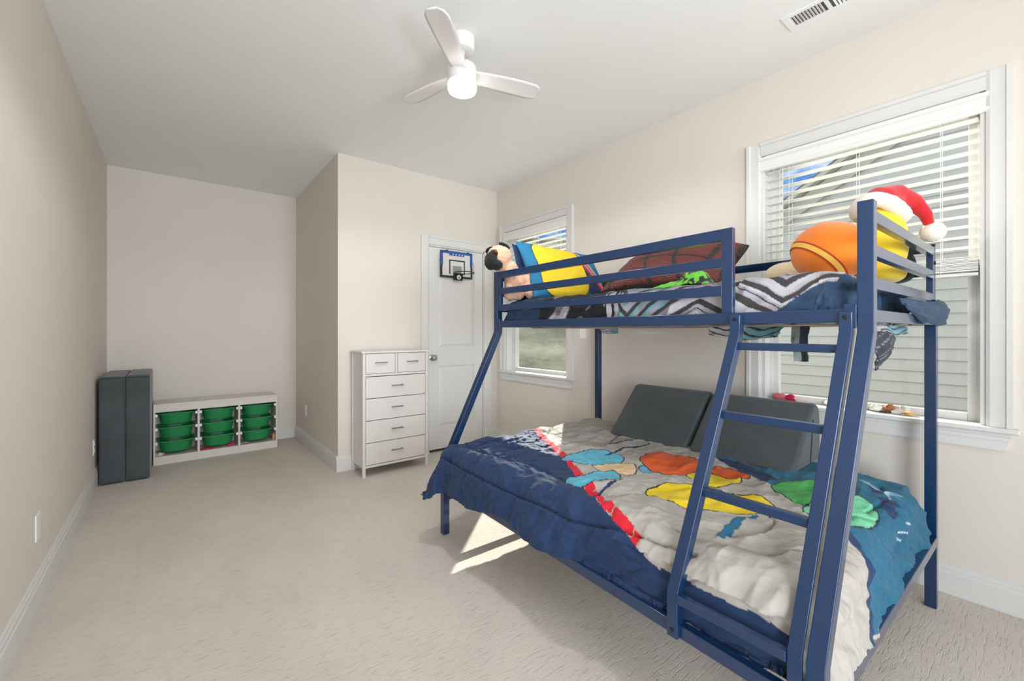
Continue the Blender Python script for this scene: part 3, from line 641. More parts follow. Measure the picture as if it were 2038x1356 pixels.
# brackets at the rail ends
for p, s_ in ((NF, 1), (FF, -1)):
    MB().box(p.x - .024, p.y + s_ * .02, 1.212, p.x - .020, p.y + s_ * .05, 1.285).build('bracket', M_blue, bed, bevel=.001)
# lower rails
MB().bar(vz(NL, .296) + Vector((0, .02, 0)), vz(FL, .296) - Vector((0, .02, 0)), .03, .04).build('lower_side_rail', M_blue, bed, bevel=.003)
MB().bar(vz(NB, .296) + Vector((-.004, .02, 0)), vz(FB, .296) - Vector((.004, .02, 0)), .03, .04).build('lower_side_rail', M_blue, bed, bevel=.003)
MB().bar(vz(NL, .298) + Vector((.02, -.012, 0)), vz(NB, .298) + Vector((-.018, -.010, 0)), .026, .04).build('lower_end_rail', M_blue, bed, bevel=.003)
MB().bar(vz(FL, .216) + Vector((.02, 0, 0)), vz(FB, .216) - Vector((.02, 0, 0)), .03, .033).build('lower_end_rail', M_blue, bed, bevel=.003)
# slats / mesh wires
for k in range(12):
    y = .50 + k * .15; f_ = (y - .35) / 1.91
    a = Vector((NF.x + (FF.x - NF.x) * f_ + .012, y, 1.236)); b_ = Vector((NB.x + (FB.x - NB.x) * f_ - .028, y, 1.236))
    MB().tube([a, b_], .005, 8).build('upper_slat', M_blue, bed)
    a = Vector((NL.x + (FL.x - NL.x) * f_ + .016, y, .296)); b_ = Vector((NB.x + (FB.x - NB.x) * f_ - .02, y, .296))
    MB().bar(a, b_, .03, .014).build('lower_slat', M_blue, bed)
mb = MB()
for f_ in (.3, .62):
    a = NF.lerp(NB, f_); c = FF.lerp(FB, f_); mb.tube([vz(a, 1.228), vz(c, 1.228)], .0045, 8)
mb.build('deck_wire', M_metal, bed)
# ladder
lad_y = (.722, .396)
def lx(z): return NL.x + (NF.x - NL.x) * (z - ZL) / (ZK - ZL)
for y in lad_y:
    q = MB().path([(NL.x + .002, y, .276), (NL.x + .002, y, ZL), (NF.x - .014, y, ZK + .002), (NF.x - .014, y, 1.262)], .036, .036 if y > .5 else .034, (0, 1, 0)).build('ladder_stile', M_blue, bed, bevel=.003)
    for z, x in ((1.246, NF.x - .032), (.30, NL.x - .016)):
        MB().lathe((x, y, z), [(.007, 0), (.007, .002), (.004, .003)], 14, (-1, 0, 0)).build('bolt', M_black, q)
for z in (1.150, .920, .686, .400):
    MB().bar((lx(z) - .002, lad_y[1] + .017, z), (lx(z) - .002, lad_y[0] - .017, z), .026, .026, (0, 0, 1)).build('ladder_rung', M_blue, bed, bevel=.003)
for p in (NB,):
    MB().lathe((p.x - .023, p.y - .013, 1.50), [(.008, 0), (.008, .004), (.004, .005)], 12, (0, -1, 0)).build('bolt', M_black, bed)

# mattresses
M_matt = mat('white_ticking', (222, 216, 210), .85, var=.03, bump=.1)
o = softbox(1.36, .47, .318, 2.55, 2.17, .47, 'lower_mattress', M_matt, None, origin=(1.9, 1.3, .318), r=.03); tag(o, 'white mattress under the printed comforter on the bottom bunk', 'mattress')
o = softbox(1.74, .46, 1.248, 2.55, 2.17, 1.35, 'upper_mattress', M_matt, None, origin=(2.1, 1.3, 1.244), r=.03); tag(o, 'mattress under the zigzag comforter on the top bunk', 'mattress')

# draped sheet: sheet coordinates (X, Y) over a plateau, rolled over the edges
def drape(Xs, Ys, xf, xb, yn, yf, zt, R, slope_f=.12, x0=None):
    X, Y = np.meshgrid(Xs, Ys, indexing='ij')
    if x0 is not None: X = x0(Y) + X * (2.70 - x0(Y))
    xf_ = xf(Y) if callable(xf) else np.full(X.shape, xf)
    ox = np.where(X < xf_, X - xf_, np.where(X > xb, X - xb, 0)); oy = np.where(Y < yn, Y - yn, np.where(Y > yf, Y - yf, 0))
    s_ = np.hypot(ox, oy) + 1e-9; q = R * PI / 2; slope_f = slope_f + .22 * np.clip(np.minimum(-ox, oy) / .12, 0, 1); a = np.where(s_ < q, R * np.sin(s_ / R), R + (s_ - q) * slope_f); b_ = np.where(s_ < q, R * (1 - np.cos(s_ / R)), R + (s_ - q) * np.sqrt(1 - slope_f ** 2))
    cx = np.clip(X, xf_, xb); cy = np.clip(Y, yn, yf)
    P = np.stack([cx + ox / s_ * a, cy + oy / s_ * a, zt - b_], -1)
    return X, Y, P, ox, oy, s_

# ---- lower comforter
xs = np.linspace(0, 1, 440); ys = np.arange(.185, 2.44, .0040)
sm = lambda t: np.clip(t, 0, 1) ** 2 * (3 - 2 * np.clip(t, 0, 1))
xfn = lambda Y: 1.352 - .045 * sm((Y - 1.12) / .30)
X0n = lambda Y: xfn(Y) - .285 - .05 * sm((1.15 - Y) / .15) + .02 * np.sin(Y * 5) + .012 * np.sin(Y * 13) - .03 * sm((Y - 2.1) / .2)
X, Y, P, ox, oy, s_ = drape(xs, ys, xfn, 2.50, .476, 2.16, .535, .115, x0=X0n)
seamA = [(1.20, 2.35), (1.19, 2.1), (1.18, 1.8), (1.175, 1.5), (1.20, 1.2), (1.25, .95), (1.27, .7)]
seams = [seamA,
         [(1.45, 2.45), (1.36, 2.2), (1.33, 2.0), (1.36, 1.75), (1.40, 1.55), (1.36, 1.30), (1.38, 1.12), (1.5, 1.05)],
         [(1.36, 2.2), (1.55, 2.05), (1.7, 1.95), (1.9, 2.05), (2.1, 2.2)],
         [(1.60, 1.02), (1.75, .98), (1.83, .86), (1.80, .72), (1.68, .62), (1.55, .60), (1.44, .66)],
         [(2.02, .40), (1.92, .52), (1.94, .64)], [(2.05, .44), (2.25, .42), (2.45, .48)], [(1.34, .82), (1.36, .66), (1.40, .54), (1.50, .46), (1.62, .42)],
         [(1.9, 1.9), (2.1, 1.7), (2.3, 1.75)]]
dm = np.full(X.shape, 9.)
for sml in seams: dm = np.minimum(dm, dpoly(X, Y, sml))
puff = .012 * (1 - np.exp(-(dm / .05) ** 2)) - .012 * np.exp(-(dm / .007) ** 2)
wr = .022 * fbm(X * 4 + 3, Y * 4) + .012 * (ridge(X * 5 + Y, Y * 11) - .6) + .006 * (ridge(X * 16 + 3 + 6 * Y, Y * 9 - 5 * X) - .6) + .003 * (ridge(X * 40, Y * 26 + 9 * X) - .6)
hang = np.clip(s_ / .12, 0, 1) * (s_ > 1e-6)
wr = wr + hang * (.018 * vnoise(X * 3, Y * 11 + 40) + .014 * (ridge(Y * 9 + X * 4, X * 3 + 7) - .5) + .007 * (ridge(Y * 22 + X * 9, X * 8) - .5))
frontfar = np.exp(-((X - 1.5) / .3) ** 2 - ((Y - 2.0) / .3) ** 2)
wr = wr + frontfar * .016 * (ridge(X * 6 + 2 * Y, Y * 22 + 5) - .5)
N_ = normals(P); N_ *= np.sign(N_[..., 2:3] + 1e-6) if False else 1
if N_[len(xs) // 2, len(ys) // 2, 2] < 0: N_ = -N_
hd_ = puff + wr
P = P + N_ * hd_[..., None]
# hem limit: pull the bottom hem up where it would pass below the rail, flare the front far corner
P[..., 2] = np.maximum(P[..., 2], .262 + .01 * vnoise(Y * 5, X * 2) + .008 * sm((X - 1.28) / .1) * (Y > 2))
inner = sm((1.19 - Y) / .10); low = (inner > 0) & (P[..., 2] < .46); lim = 1.231 + .020 * np.clip(ridge(Y * 7 + X * 9, X * 14 - Y * 2) - .35, 0, 1) + .012 * np.clip(vnoise(Y * 6, X * 9) + .2, 0, 1); P[..., 0] = np.where(low, np.maximum(P[..., 0], lim * inner + P[..., 0] * (1 - inner)), P[..., 0]); P[..., 2] = np.where((inner > .5) & (X < 1.42), np.maximum(P[..., 2], .319 + .004 * vnoise(Y * 7, X * 7)), P[..., 2])
C_ = np.zeros(X.shape + (3,)); C_[:] = lc(178, 171, 163)
navy, red, teal, aqua, orange, yellow, green, mint, cream, ink = lc(22, 50, 90), lc(214, 18, 44), lc(26, 100, 130), lc(92, 176, 200), lc(228, 92, 22), lc(240, 208, 22), lc(72, 168, 84), lc(118, 206, 160), lc(222, 190, 146), lc(30, 34, 48)

redL = [(2.22, 2.72), (1.862, 2.09), (1.769, 1.927), (1.681, 1.753), (1.623, 1.653), (1.529, 1.5), (1.451, 1.379), (1.368, 1.234), (1.332, 1.155), (1.304, 1.1), (1.265, .994), (1.225, .90)]
redR = [(2.27, 2.70), (1.91, 2.076), (1.799, 1.903), (1.724, 1.737), (1.661, 1.631), (1.555, 1.487), (1.491, 1.36), (1.421, 1.233), (1.386, 1.169), (1.339, 1.105), (1.309, 1.005), (1.262, .89)]
wob = .006 * np.floor(3 * (fbm(X * 30, Y * 30, 2) + .5))   # ragged printed edges
def put(poly, c): C_[inpoly(X, Y, poly)] = c
def patch(poly, c, line=True):
    pts = []
    n_ = len(poly)
    for i in range(n_):   # rounded outline
        p0, p1, p2, p3 = [np.array(poly[(i + k) % n_]) for k in (-1, 0, 1, 2)]
        for t_ in np.linspace(0, 1, 7)[:-1]:
            pts.append(tuple(.5 * (2 * p1 + (p2 - p0) * t_ + (2 * p0 - 5 * p1 + 4 * p2 - p3) * t_ ** 2 + (3 * p1 - p0 - 3 * p2 + p3) * t_ ** 3)))
    put(pts, c)
    if line: C_[dpoly(X, Y, pts + pts[:1]) < .0032] = ink
navyp = redL + [(1.175, .80), (1.10, .70), (1.02, .60), (.9, .45), (.5, .3), (.5, 3), (2.3, 3)]
put(navyp, navy)
for a_ in range(len(redL) - 1):
    for t0, t1 in ((0, .36), (.36, .7), (.7, 1)):
        L0, L1 = [np.array(redL[a_]) * (1 - t_) + np.array(redL[a_ + 1]) * t_ for t_ in (t0, t1)]; R0, R1 = [np.array(redR[a_]) * (1 - t_) + np.array(redR[a_ + 1]) * t_ for t_ in (t0, t1)]
        j = random.uniform(-.007, .007); dd = (L1 - L0) * .08; put([tuple(L0 + j - dd), tuple(R0 + j - dd), tuple(R1 + j + dd), tuple(L1 + j + dd)], red)
put([(2.7, 1.60), (2.36, 1.40), (2.238, 1.189), (2.159, 1.028), (2.034, .767), (1.925, .63), (1.86, .56), (1.80, .47), (1.74, .42), (1.66, .33), (1.56, .2), (2.8, .1)], teal)
band = [(1.86, .56), (1.80, .47), (1.74, .42), (1.66, .33), (1.56, .2)]
C_[(dpoly(X, Y, band) < .018)] = navy
for q in ([(2.20, 1.10), (2.12, .95), (2.06, .80), (2.10, .76), (2.18, .88), (2.22, .98)], [(2.26, .47), (2.34, .50), (2.36, .455), (2.28, .43)], [(2.20, .45), (2.30, .40), (2.28, .37), (2.19, .40)], [(2.14, .42), (2.21, .43), (2.19, .37), (2.12, .37)]): put(q, navy)
for q in ([(2.18, .345), (2.24, .33)], [(2.12, .33), (2.20, .31)], [(2.10, .315), (2.17, .285)]): C_[dpoly(X, Y, q) < .003] = lc(200, 215, 225)
# plain rounded colour patches of the print
patch([(1.55, 1.56), (1.74, 1.62), (1.87, 1.61), (1.90, 1.46), (1.80, 1.38), (1.62, 1.42)], aqua)
patch([(1.63, 1.42), (1.78, 1.38), (1.80, 1.30), (1.70, 1.22), (1.62, 1.24), (1.60, 1.35)], cream)
patch([(1.38, 1.36), (1.50, 1.335), (1.63, 1.33), (1.59, 1.22), (1.47, 1.24), (1.35, 1.27)], aqua)
patch([(1.80, 1.27), (1.86, 1.25), (1.86, 1.18), (1.79, 1.16), (1.74, 1.21)], aqua)
patch([(1.92, 1.35), (2.07, 1.33), (2.11, 1.13), (2.02, 1.03), (1.84, 1.06), (1.80, 1.20)], orange)
patch([(1.86, 1.06), (1.97, 1.03), (2.04, .93), (1.96, .86), (1.82, .92)], yellow)
patch([(2.02, 1.03), (2.11, 1.02), (2.10, .90), (2.03, .86), (1.98, .95)], orange)
patch([(1.50, 1.02), (1.62, 1.06), (1.75, 1.02), (1.83, .86), (1.84, .73), (1.78, .65), (1.65, .69), (1.52, .82)], yellow)
patch([(2.02, .76), (2.13, .72), (2.20, .63), (2.10, .57), (1.99, .57), (1.93, .64)], green)
patch([(1.90, .60), (2.06, .57), (2.16, .49), (2.08, .41), (1.92, .40), (1.82, .46), (1.80, .55)], mint)
put([(1.385, .685), (1.47, .695), (1.565, .700), (1.595, .675), (1.52, .668), (1.383, .660)], teal); put([(1.60, .688), (1.66, .672), (1.655, .662), (1.60, .668)], teal)
for q in ([(1.85, 1.52), (2.0, 1.51), (2.18, 1.475)], [(1.98, 1.66), (2.18, 1.59)], [(1.335, 1.165), (1.42, 1.175), (1.56, 1.197)]): C_[dpoly(X, Y, q) < .008] = navy
put([(1.185, .80), (1.185, .30), (1.0, .30), (1.0, .80)], navy)
C_[dm < .0035] *= .55
M_comf = mat('printed_cotton', (255, 255, 255), .8, var=.02, vscale=20, bump=.25, bscale=60, sheen=.08, attr='print')
lc_ = cloth('comforter', P, C_, M_comf, None, thick=.012, origin=(1.9, 1.3, .53))
tag(lc_, 'navy and grey printed comforter with colourful patches on the bottom bunk', 'comforter')

# ---- upper comforter
xs = np.arange(1.50, 2.75, .0036); ys = np.arange(.22, 2.42, .0034)
X, Y, P, ox, oy, s_ = drape(xs, ys, 1.765, 2.50, .495, 2.15, 1.405, .085, .02)
wr = .012 * fbm(X * 5 + 3, Y * 5 + 1) + .010 * (ridge(X * 9 + 4, Y * 9) - .6)
hang = (s_ > 1e-6) * np.clip(s_ / .08, 0, 1)
wr = wr + hang * (.010 * (ridge(Y * 8 + X * 10, X * 9 - Y * 3) - .5)) + hang * (oy < 0) * .014 * (ridge(X * 14 + Y * 8, Y * 16) - .5)
N_ = normals(P)
if N_[len(xs) // 2, len(ys) // 2, 2] < 0: N_ = -N_
P = P + N_ * wr[..., None]
P[..., 2] = np.maximum(P[..., 2], 1.242 + .004 * vnoise(Y * 9, X * 9)); P[..., 0] = np.clip(P[..., 0], 1.662, 2.60); P[..., 1] = np.clip(P[..., 1], .368, 2.235)
gry, dk, wht, tl, nv, blk = lc(166, 160, 170), lc(60, 56, 58), lc(190, 185, 191), lc(118, 170, 182), lc(34, 62, 92), lc(24, 24, 28)
C_ = np.zeros(X.shape + (3,)); C_[:] = nv
# zigzag field
tri = lambda v: np.abs((v % 1) - .5) * 2
cw_ = .29; yy = Y + .10 * vnoise(X * 2, Y * 2); cell = np.floor(yy / cw_ + .35); yl = (yy / cw_ + .35) - cell - .5
rn = np.array([.13, .71, .37, .92, .05, .58, .29, .83, .47, .66, .21, .99])[cell.astype(int) % 12]
sg = np.where(rn > .45, 1, -1); xl = X - 1.60 - rn * .1
v = np.abs(yl + (rn - .5) * .3) * .20 + sg * xl * (.75 + .5 * rn) + .012 * fbm(X * 12, Y * 12, 2); per = .058 + .022 * rn
band_ = (v / per) % 1; zig = np.where((band_ < .36)[..., None], dk, np.where((band_ < .52)[..., None], wht, gry)); thin = (band_ > .66) & (band_ < .74); zig[thin] = dk
zig[(((v / per) % 2) > 1.52) & (((v / per) % 2) < 1.9)] = wht
tealm = (fbm(X * 3 + 2, Y * 3.3) > .05) & (Y > .88) & (Y < 1.4); z2 = np.where((band_ < .34)[..., None], dk, np.where((band_ < .62)[..., None], tl, gry)); zig[tealm] = z2[tealm]
zone = (Y < 1.31) & (Y > np.maximum(.44 + .04 * (X > 2.0), .60 - (X - 1.60) * 1.5 + .03 * vnoise(X * 20, Y * 20))); C_[zone] = zig[zone]
# black and white brush marks in the middle
k = fbm(X * 9 + Y * 4, Y * 7, 3); zone = (Y >= 1.31) & (Y < 1.86 + .06 * vnoise(X * 9, Y * 9)); mid = np.where((k > .13)[..., None], wht, np.where((k > .04)[..., None], gry * .5, blk)); C_[zone] = mid[zone]
edge_ = zone & (np.abs(Y - 1.33 - .35 * (X - 1.6)) < .05) & (fbm(Y * 50, X * 4) > -.1); C_[edge_] = wht
# pale flecks on navy
fl = ((Y > 1.86) | (Y < .55)) & (ridge(X * 26, Y * 22 + 3) > 1.04) & (fbm(X * 11, Y * 11 + 8) > .12); C_[fl] = lc(150, 165, 178)
M_up = mat('zigzag_cotton', (255, 255, 255), .75, var=.02, vscale=20, bump=.2, bscale=70, sheen=.05, attr='print')
uc = cloth('comforter', P, C_, M_up, None, thick=.008, origin=(2.1, 1.3, 1.40))
tag(uc, 'navy and grey zigzag patterned comforter on the top bunk', 'comforter')
# cloth corners hanging below and past the top bunk
def flap(name, rows, colfn, m_, label):
    R_ = np.array(rows, float); nu, nv = R_.shape[:2]; U = np.linspace(0, nu - 1, 40); W_ = np.linspace(0, nv - 1, 40)
    def itp(A, u, axis):
        i = np.clip(np.floor(u).astype(int), 0, A.shape[axis] - 2); f_ = u - i; f_ = f_ * f_ * (3 - 2 * f_)
        sh = [1] * A.ndim; sh[axis] = -1
        return np.take(A, i, axis) * (1 - f_).reshape(sh) + np.take(A, i + 1, axis) * f_.reshape(sh)
    Q = itp(itp(R_, U, 0), W_, 1); uu, ww = np.meshgrid(U / (nu - 1), W_ / (nv - 1), indexing='ij')
    Q = Q + normals(Q) * (.010 * (ridge(uu * 3 + ww, ww * 2 + len(name)) - .5) + .006 * vnoise(uu * 6, ww * 6))[..., None]
    o_ = cloth(name, Q, colfn(uu, ww), m_, uc, thick=.005); tag(o_, label); return o_
navyc = lambda u, v: np.where((ridge(u * 9, v * 9) > 1.06)[..., None], lc(140, 158, 172), nv)
zigc = lambda u, v: np.where((((u * 5 + tri(v * 2)) % 1) < .3)[..., None], dk, np.where((v > .55)[..., None], tl, wht))
dark = lambda u, v: np.where((((u * 6 + v * 2) % 1) < .12)[..., None], lc(120, 120, 128), lc(38, 40, 50))
# corner flopping over the back post
flap('corner_flap', [[(2.06, .352, 1.322), (2.22, .345, 1.325), (2.38, .335, 1.328), (2.52, .318, 1.33), (2.66, .325, 1.345)], [(2.06, .333, 1.30), (2.22, .318, 1.30), (2.38, .300, 1.30), (2.54, .288, 1.30), (2.70, .30, 1.315)],
     [(2.10, .330, 1.278), (2.24, .312, 1.262), (2.40, .296, 1.252), (2.56, .285, 1.262), (2.70, .295, 1.28)], [(2.16, .333, 1.268), (2.28, .318, 1.24), (2.44, .300, 1.226), (2.58, .292, 1.236), (2.68, .30, 1.25)]], navyc, M_up, 'navy corner of the comforter flopped over the end bars')
flap('hanging_flap', [[(1.72, .395, 1.226), (1.90, .39, 1.226), (2.10, .39, 1.226), (2.45, .40, 1.226)], [(1.74, .38, 1.19), (1.92, .375, 1.20), (2.12, .375, 1.185), (2.42, .385, 1.20)], [(1.78, .40, 1.195), (1.92, .40, 1.20), (2.12, .40, 1.19), (2.38, .41, 1.205)]], zigc, M_up, 'rolled grey and teal hem under the end bars')
flap('hanging_flap', [[(1.80, .37, 1.19), (1.92, .36, 1.205), (2.06, .365, 1.19)], [(1.80, .36, 1.12), (1.90, .35, 1.13), (2.02, .36, 1.15)], [(1.80, .37, 1.075), (1.84, .365, 1.08), (1.90, .37, 1.10)]], dark, M_up, 'dark pointed corner hanging under the end bars')
flap('hanging_flap', [[(2.05, 1.05, 1.232), (2.05, .88, 1.232), (2.05, .72, 1.232)], [(2.03, 1.04, 1.19), (2.03, .88, 1.165), (2.03, .74, 1.185)], [(2.06, 1.04, 1.205), (2.06, .88, 1.18), (2.06, .74, 1.20)]], zigc, M_up, 'grey and teal hem sagging under the top bunk')
flap('hanging_flap', [[(1.95, .655, 1.232), (1.95, .60, 1.232)], [(1.94, .655, 1.15), (1.94, .60, 1.15)], [(1.955, .65, 1.085), (1.955, .605, 1.085)]], lambda u, v: np.where((v > .5)[..., None], lc(40, 52, 66), lc(150, 160, 158)), M_up, 'narrow strap of cloth hanging under the top bunk')
flap('hanging_flap', [[(2.35, 1.98, 1.23), (2.42, 1.88, 1.23)], [(2.35, 1.96, 1.19), (2.42, 1.88, 1.195)]], zigc, M_up, 'small fold of cloth under the middle of the top bunk')

# ------------------------------------------------------------------ wedge cushions on the bottom bunk
def wedge(y0, y1, label, rad):
    r = thing('wedge_cushion', label, 'cushion', (2.4, (y0 + y1) / 2, .53), 'grey velvet wedge cushions')
    prof = [(2.225, .545), (2.50, .835), (2.545, .845), (2.585, .82), (2.60, .70), (2.59, .548)]
    mb = MB().prism([(x, y0, z) for x, z in prof], (0, y1 - y0, 0))
    mb.build('cover', M_velvet, r, bevel=rad, seg=5, smooth=60)
    mb = MB(); mb.tube([(2.44, y0 - .002, .56), (2.455, y0 - .003, .66), (2.475, y0 - .002, .77)], .002, 6); mb.build('seam_piping', mat('dark_piping', (42, 46, 50), .8), r)
wedge(1.285, 1.80, 'grey velvet wedge cushion leaning on the wall by the bed middle', .014)
wedge(.745, 1.265, 'grey velvet wedge cushion below the near window with rounded top', .026)

# ------------------------------------------------------------------ pillows
def pillow(name, c, U, Vv, W_, H_, T_, colfn, m_, label, cat, seed=1, n=130, sag=0):
    c = np.array(c, float); U = np.array(U, float); U /= np.linalg.norm(U); Vv = np.array(Vv, float); Vv = Vv - U * U.dot(Vv); Vv /= np.linalg.norm(Vv); Nn = np.cross(U, Vv)
    u, v = np.meshgrid(np.linspace(-1, 1, n), np.linspace(-1, 1, n), indexing='ij')
    th = T_ * ((1 - u ** 2) * (1 - v ** 2)) ** .42
    pu = u * (1 - .07 * (1 - v ** 2)); pv = v * (1 - .09 * (1 - u ** 2))
    w_ = .006 * fbm(u * 3 + seed, v * 3, 3) + .006 * (ridge(u * 3 + seed * 3, v * 3 + 1) - .6) * (1 - (1 - u ** 2) * (1 - v ** 2))
    mid = c + U * (pu * W_ / 2)[..., None] + Vv * (pv * H_ / 2 - sag * u ** 2)[..., None]
    F_ = mid + Nn * (th / 2 + w_)[..., None]; B_ = mid - Nn * (th / 2)[..., None]
    colF = colfn(u, v); root = None
    P2 = np.concatenate([F_, B_[::-1]], 0); C2 = np.concatenate([colF, np.broadcast_to(colF[0, 0], colF.shape)[::-1]], 0)
    o_ = cloth(name, P2, C2, m_, None, origin=c)
    return tag(o_, label, cat, 'pillows on the top bunk')
M_pil = mat('pillow_cotton', (255, 255, 255), .8, var=.02, vscale=20, bump=.15, bscale=60, attr='print')
pteal, pyel, pnavy, pred, pgry = lc(30, 112, 152), lc(236, 200, 40), lc(32, 52, 92), lc(206, 28, 60), lc(176, 166, 166)
def colA(u, v):
    C = np.zeros(u.shape + (3,)); C[:] = pteal
    k = u * .92 + v * .38
    C[k > .02] = pnavy
    for a, b_, c_ in ((.42, .50, pred), (.50, .55, pgry), (.55, .60, pred), (.60, .68, pgry), (.68, 3, pteal)): C[(k > a) & (k < b_)] = c_
    e = ((u + .22) / .60) ** 4 + ((v + .0) / 1.02) ** 4 < 1; C[e] = pyel
    rim = np.abs((((u + .22) / .60) ** 4 + (v / 1.02) ** 4) - 1) < .05; C[rim] = ink
    return C
pillow('pillow', (2.11, 2.085, 1.595), (1, -.06, -.035), (0, .20, .36), .70, .44, .15, colA, M_pil, 'teal and yellow printed pillow leaning on the foot bars of the top bunk', 'pillow', 4)
def colB(u, v):
    C = np.zeros(u.shape + (3,)); C[:] = pnavy; return C
pillow('pillow', (2.10, 2.198, 1.585), (1, -.02, 0), (0, .045, .36), .68, .40, .05, colB, M_pil, 'dark navy pillow tucked behind the teal and yellow pillow', 'pillow', 9, n=60)
# basketball print pillow
m = mat('basketball_print', (255, 255, 255), .55, var=.12, vscale=60, attr='print')
n = m.node_tree; t = n.nodes.new('ShaderNodeTexCoord'); vo = n.nodes.new('ShaderNodeTexVoronoi'); vo.inputs['Scale'].default_value = 95; n.links.new(t.outputs['Object'], vo.inputs['Vector'])
bu = n.nodes.new('ShaderNodeBump'); bu.inputs['Strength'].default_value = .7; bu.inputs['Distance'].default_value = .004; bu.invert = True; n.links.new(vo.outputs['Distance'], bu.inputs['Height']); n.links.new(bu.outputs[0], n.nodes['Principled BSDF'].inputs['Normal'])
def colC(u, v):
    C = np.zeros(u.shape + (3,)); C[:] = lc(98, 38, 33)
    for k in (np.abs(u + .30 - .25 * v * v), np.abs(u - .22 - .22 * v * v), np.abs(u - .80 + .1 * v * v), np.abs(u + .82), np.abs(v + .25 + .12 * u)): C[k < .035] = lc(30, 26, 28)
    C[np.abs(u) > .97] = lc(40, 24, 24); C[np.abs(v) > .97] = lc(40, 24, 24)
    g_ = ((u + .02) ** 2 / .006 + (v - .45) ** 2 / .09) < 1; C[g_] = lc(120, 118, 122)
    return C
pillow('pillow', (2.235, 1.365, 1.55), (.07, -1, .0), (.36, .03, .22), .70, .46, .25, colC, m, 'pillow printed like a brown leather basketball with black seams', 'pillow', 6)

# ------------------------------------------------------------------ soft toys on the top bunk
def fuse(mb, name, m_, parent, vox=.009, sm_=4, noise=0, nscale=.02):
    o_ = mb.build(name, m_, parent, smooth=180)
    r_ = o_.modifiers.new('fuse', 'REMESH'); r_.mode = 'VOXEL'; r_.voxel_size = vox; r_.use_smooth_shade = True
    s_ = o_.modifiers.new('soft', 'SMOOTH'); s_.iterations = sm_; s_.factor = .6
    if noise:
        tx = bpy.data.textures.new(name + '_fur', 'CLOUDS'); tx.noise_scale = nscale; tx.noise_depth = 3
        d_ = o_.modifiers.new('fur', 'DISPLACE'); d_.texture = tx; d_.strength = noise; d_.mid_level = .5
    return o_
M_peach = mat('peach_plush', (226, 176, 146), .95, var=.10, vscale=45, bump=.6, bscale=220, sheen=.4)
M_blackp = mat('black_plush', (16, 15, 16), .9, var=.1, bump=.5, bscale=220, sheen=.15)
dog = thing('plush_dog', 'peach plush dog with black muzzle and ears in the top bunk corner', 'soft toy', (1.76, 2.14, 1.405))
mb = MB().ball((1.738, 2.15, 1.505), (.072, .07, .10)).ball((1.652, 2.222, 1.676), (.082, .082, .083)).ball((1.705, 2.18, 1.60), (.055, .055, .06))
mb.ball((1.715, 2.205, 1.535), (.03, .03, .055)).ball((1.712, 2.20, 1.487), (.033, .031, .032)).ball((1.80, 2.09, 1.53), (.03, .03, .055)).ball((1.795, 2.07, 1.485), (.032, .03, .03))
mb.ball((1.708, 2.18, 1.442), (.036, .05, .036)).ball((1.79, 2.06, 1.442), (.038, .05, .034))
fuse(mb, 'body', M_peach, dog, .007, 2, .014, .012)
mb = MB().ball((1.566, 2.195, 1.645), (.042, .042, .058)).ball((1.60, 2.18, 1.622), (.04, .04, .034)).ball((1.585, 2.19, 1.692), (.03, .03, .028)); fuse(mb, 'muzzle', M_blackp, dog, .006, 3, .008, .012)
MB().ball((1.672, 2.195, 1.752), (.042, .03, .013), rot=Matrix.Rotation(.42, 3, 'Y')).build('ear', M_blackp, dog)
MB().ball((1.63, 2.295, 1.735), (.03, .035, .014), rot=Matrix.Rotation(-.5, 3, 'X')).build('ear', M_blackp, dog)
e_ = MB().ball((1.574, 2.158, 1.702), (.012, .012, .012)); e_.build('eye', mat('amber_eye', (120, 66, 22), .12), dog)

M_yel = mat('yellow_plush', (246, 210, 40), .85, var=.03, vscale=20, bump=.1, bscale=200, sheen=.25)
M_red = mat('red_plush', (206, 20, 30), .85, var=.05, bump=.15, bscale=150, sheen=.3)
M_wp = mat('white_plush', (240, 234, 224), .95, var=.03, bump=.5, bscale=180, sheen=.4)
yp = thing('plush_cushion', 'round plain yellow plush wearing a red and white party hat', 'soft toy', (2.38, .47, 1.41))
mb = MB().ball((2.40, .472, 1.583), (.15, .092, .172)).ball((2.38, .468, 1.45), (.16, .085, .045)); fuse(mb, 'body', M_yel, yp, .009, 6)
hat = [Vector((2.40, .472, 1.728)), Vector((2.42, .465, 1.766)), Vector((2.46, .43, 1.787)), Vector((2.52, .385, 1.765)), Vector((2.565, .352, 1.71)), Vector((2.595, .338, 1.645))]
ht = MB().tube(hat, [.088, .074, .052, .034, .024, .015], 20); hb = fuse(ht, 'hat', M_red, yp, .006, 4)
mb = MB(); T0 = Vector((2.395, .472, 1.722)); rot = Matrix.Rotation(math.radians(10), 3, 'X') @ Matrix.Rotation(math.radians(8), 3, 'Y')
ring = [T0 + rot @ Vector((math.cos(a) * .118, math.sin(a) * .076, .012 * math.cos(2 * a))) for a in np.linspace(0, 2 * PI, 37)]
mb.tube(ring, .030, 14); o = mb.build('hat_brim', M_wp, yp)
tx = bpy.data.textures.new('fluff', 'CLOUDS'); tx.noise_scale = .02; d_ = o.modifiers.new('fluff', 'DISPLACE'); d_.texture = tx; d_.strength = .008
MB().ball((2.602, .335, 1.637), (.05, .045, .043)).build('pompom', M_wp, yp)
op = thing('plush_cushion', 'round orange plush cushion with a pale stripe, left of the post', 'soft toy', (2.10, .572, 1.41))
M_or = mat('orange_plush', (240, 126, 24), .85, var=.04, vscale=15, bump=.12, bscale=200, sheen=.3)
mb = MB().ball((2.10, .572, 1.527), (.145, .135, .122)); mb.build('body', M_or, op)
M_pale = mat('pale_orange_plush', (246, 190, 84), .85, bump=.1); M_rust = mat('rust_piping', (176, 62, 20), .8)
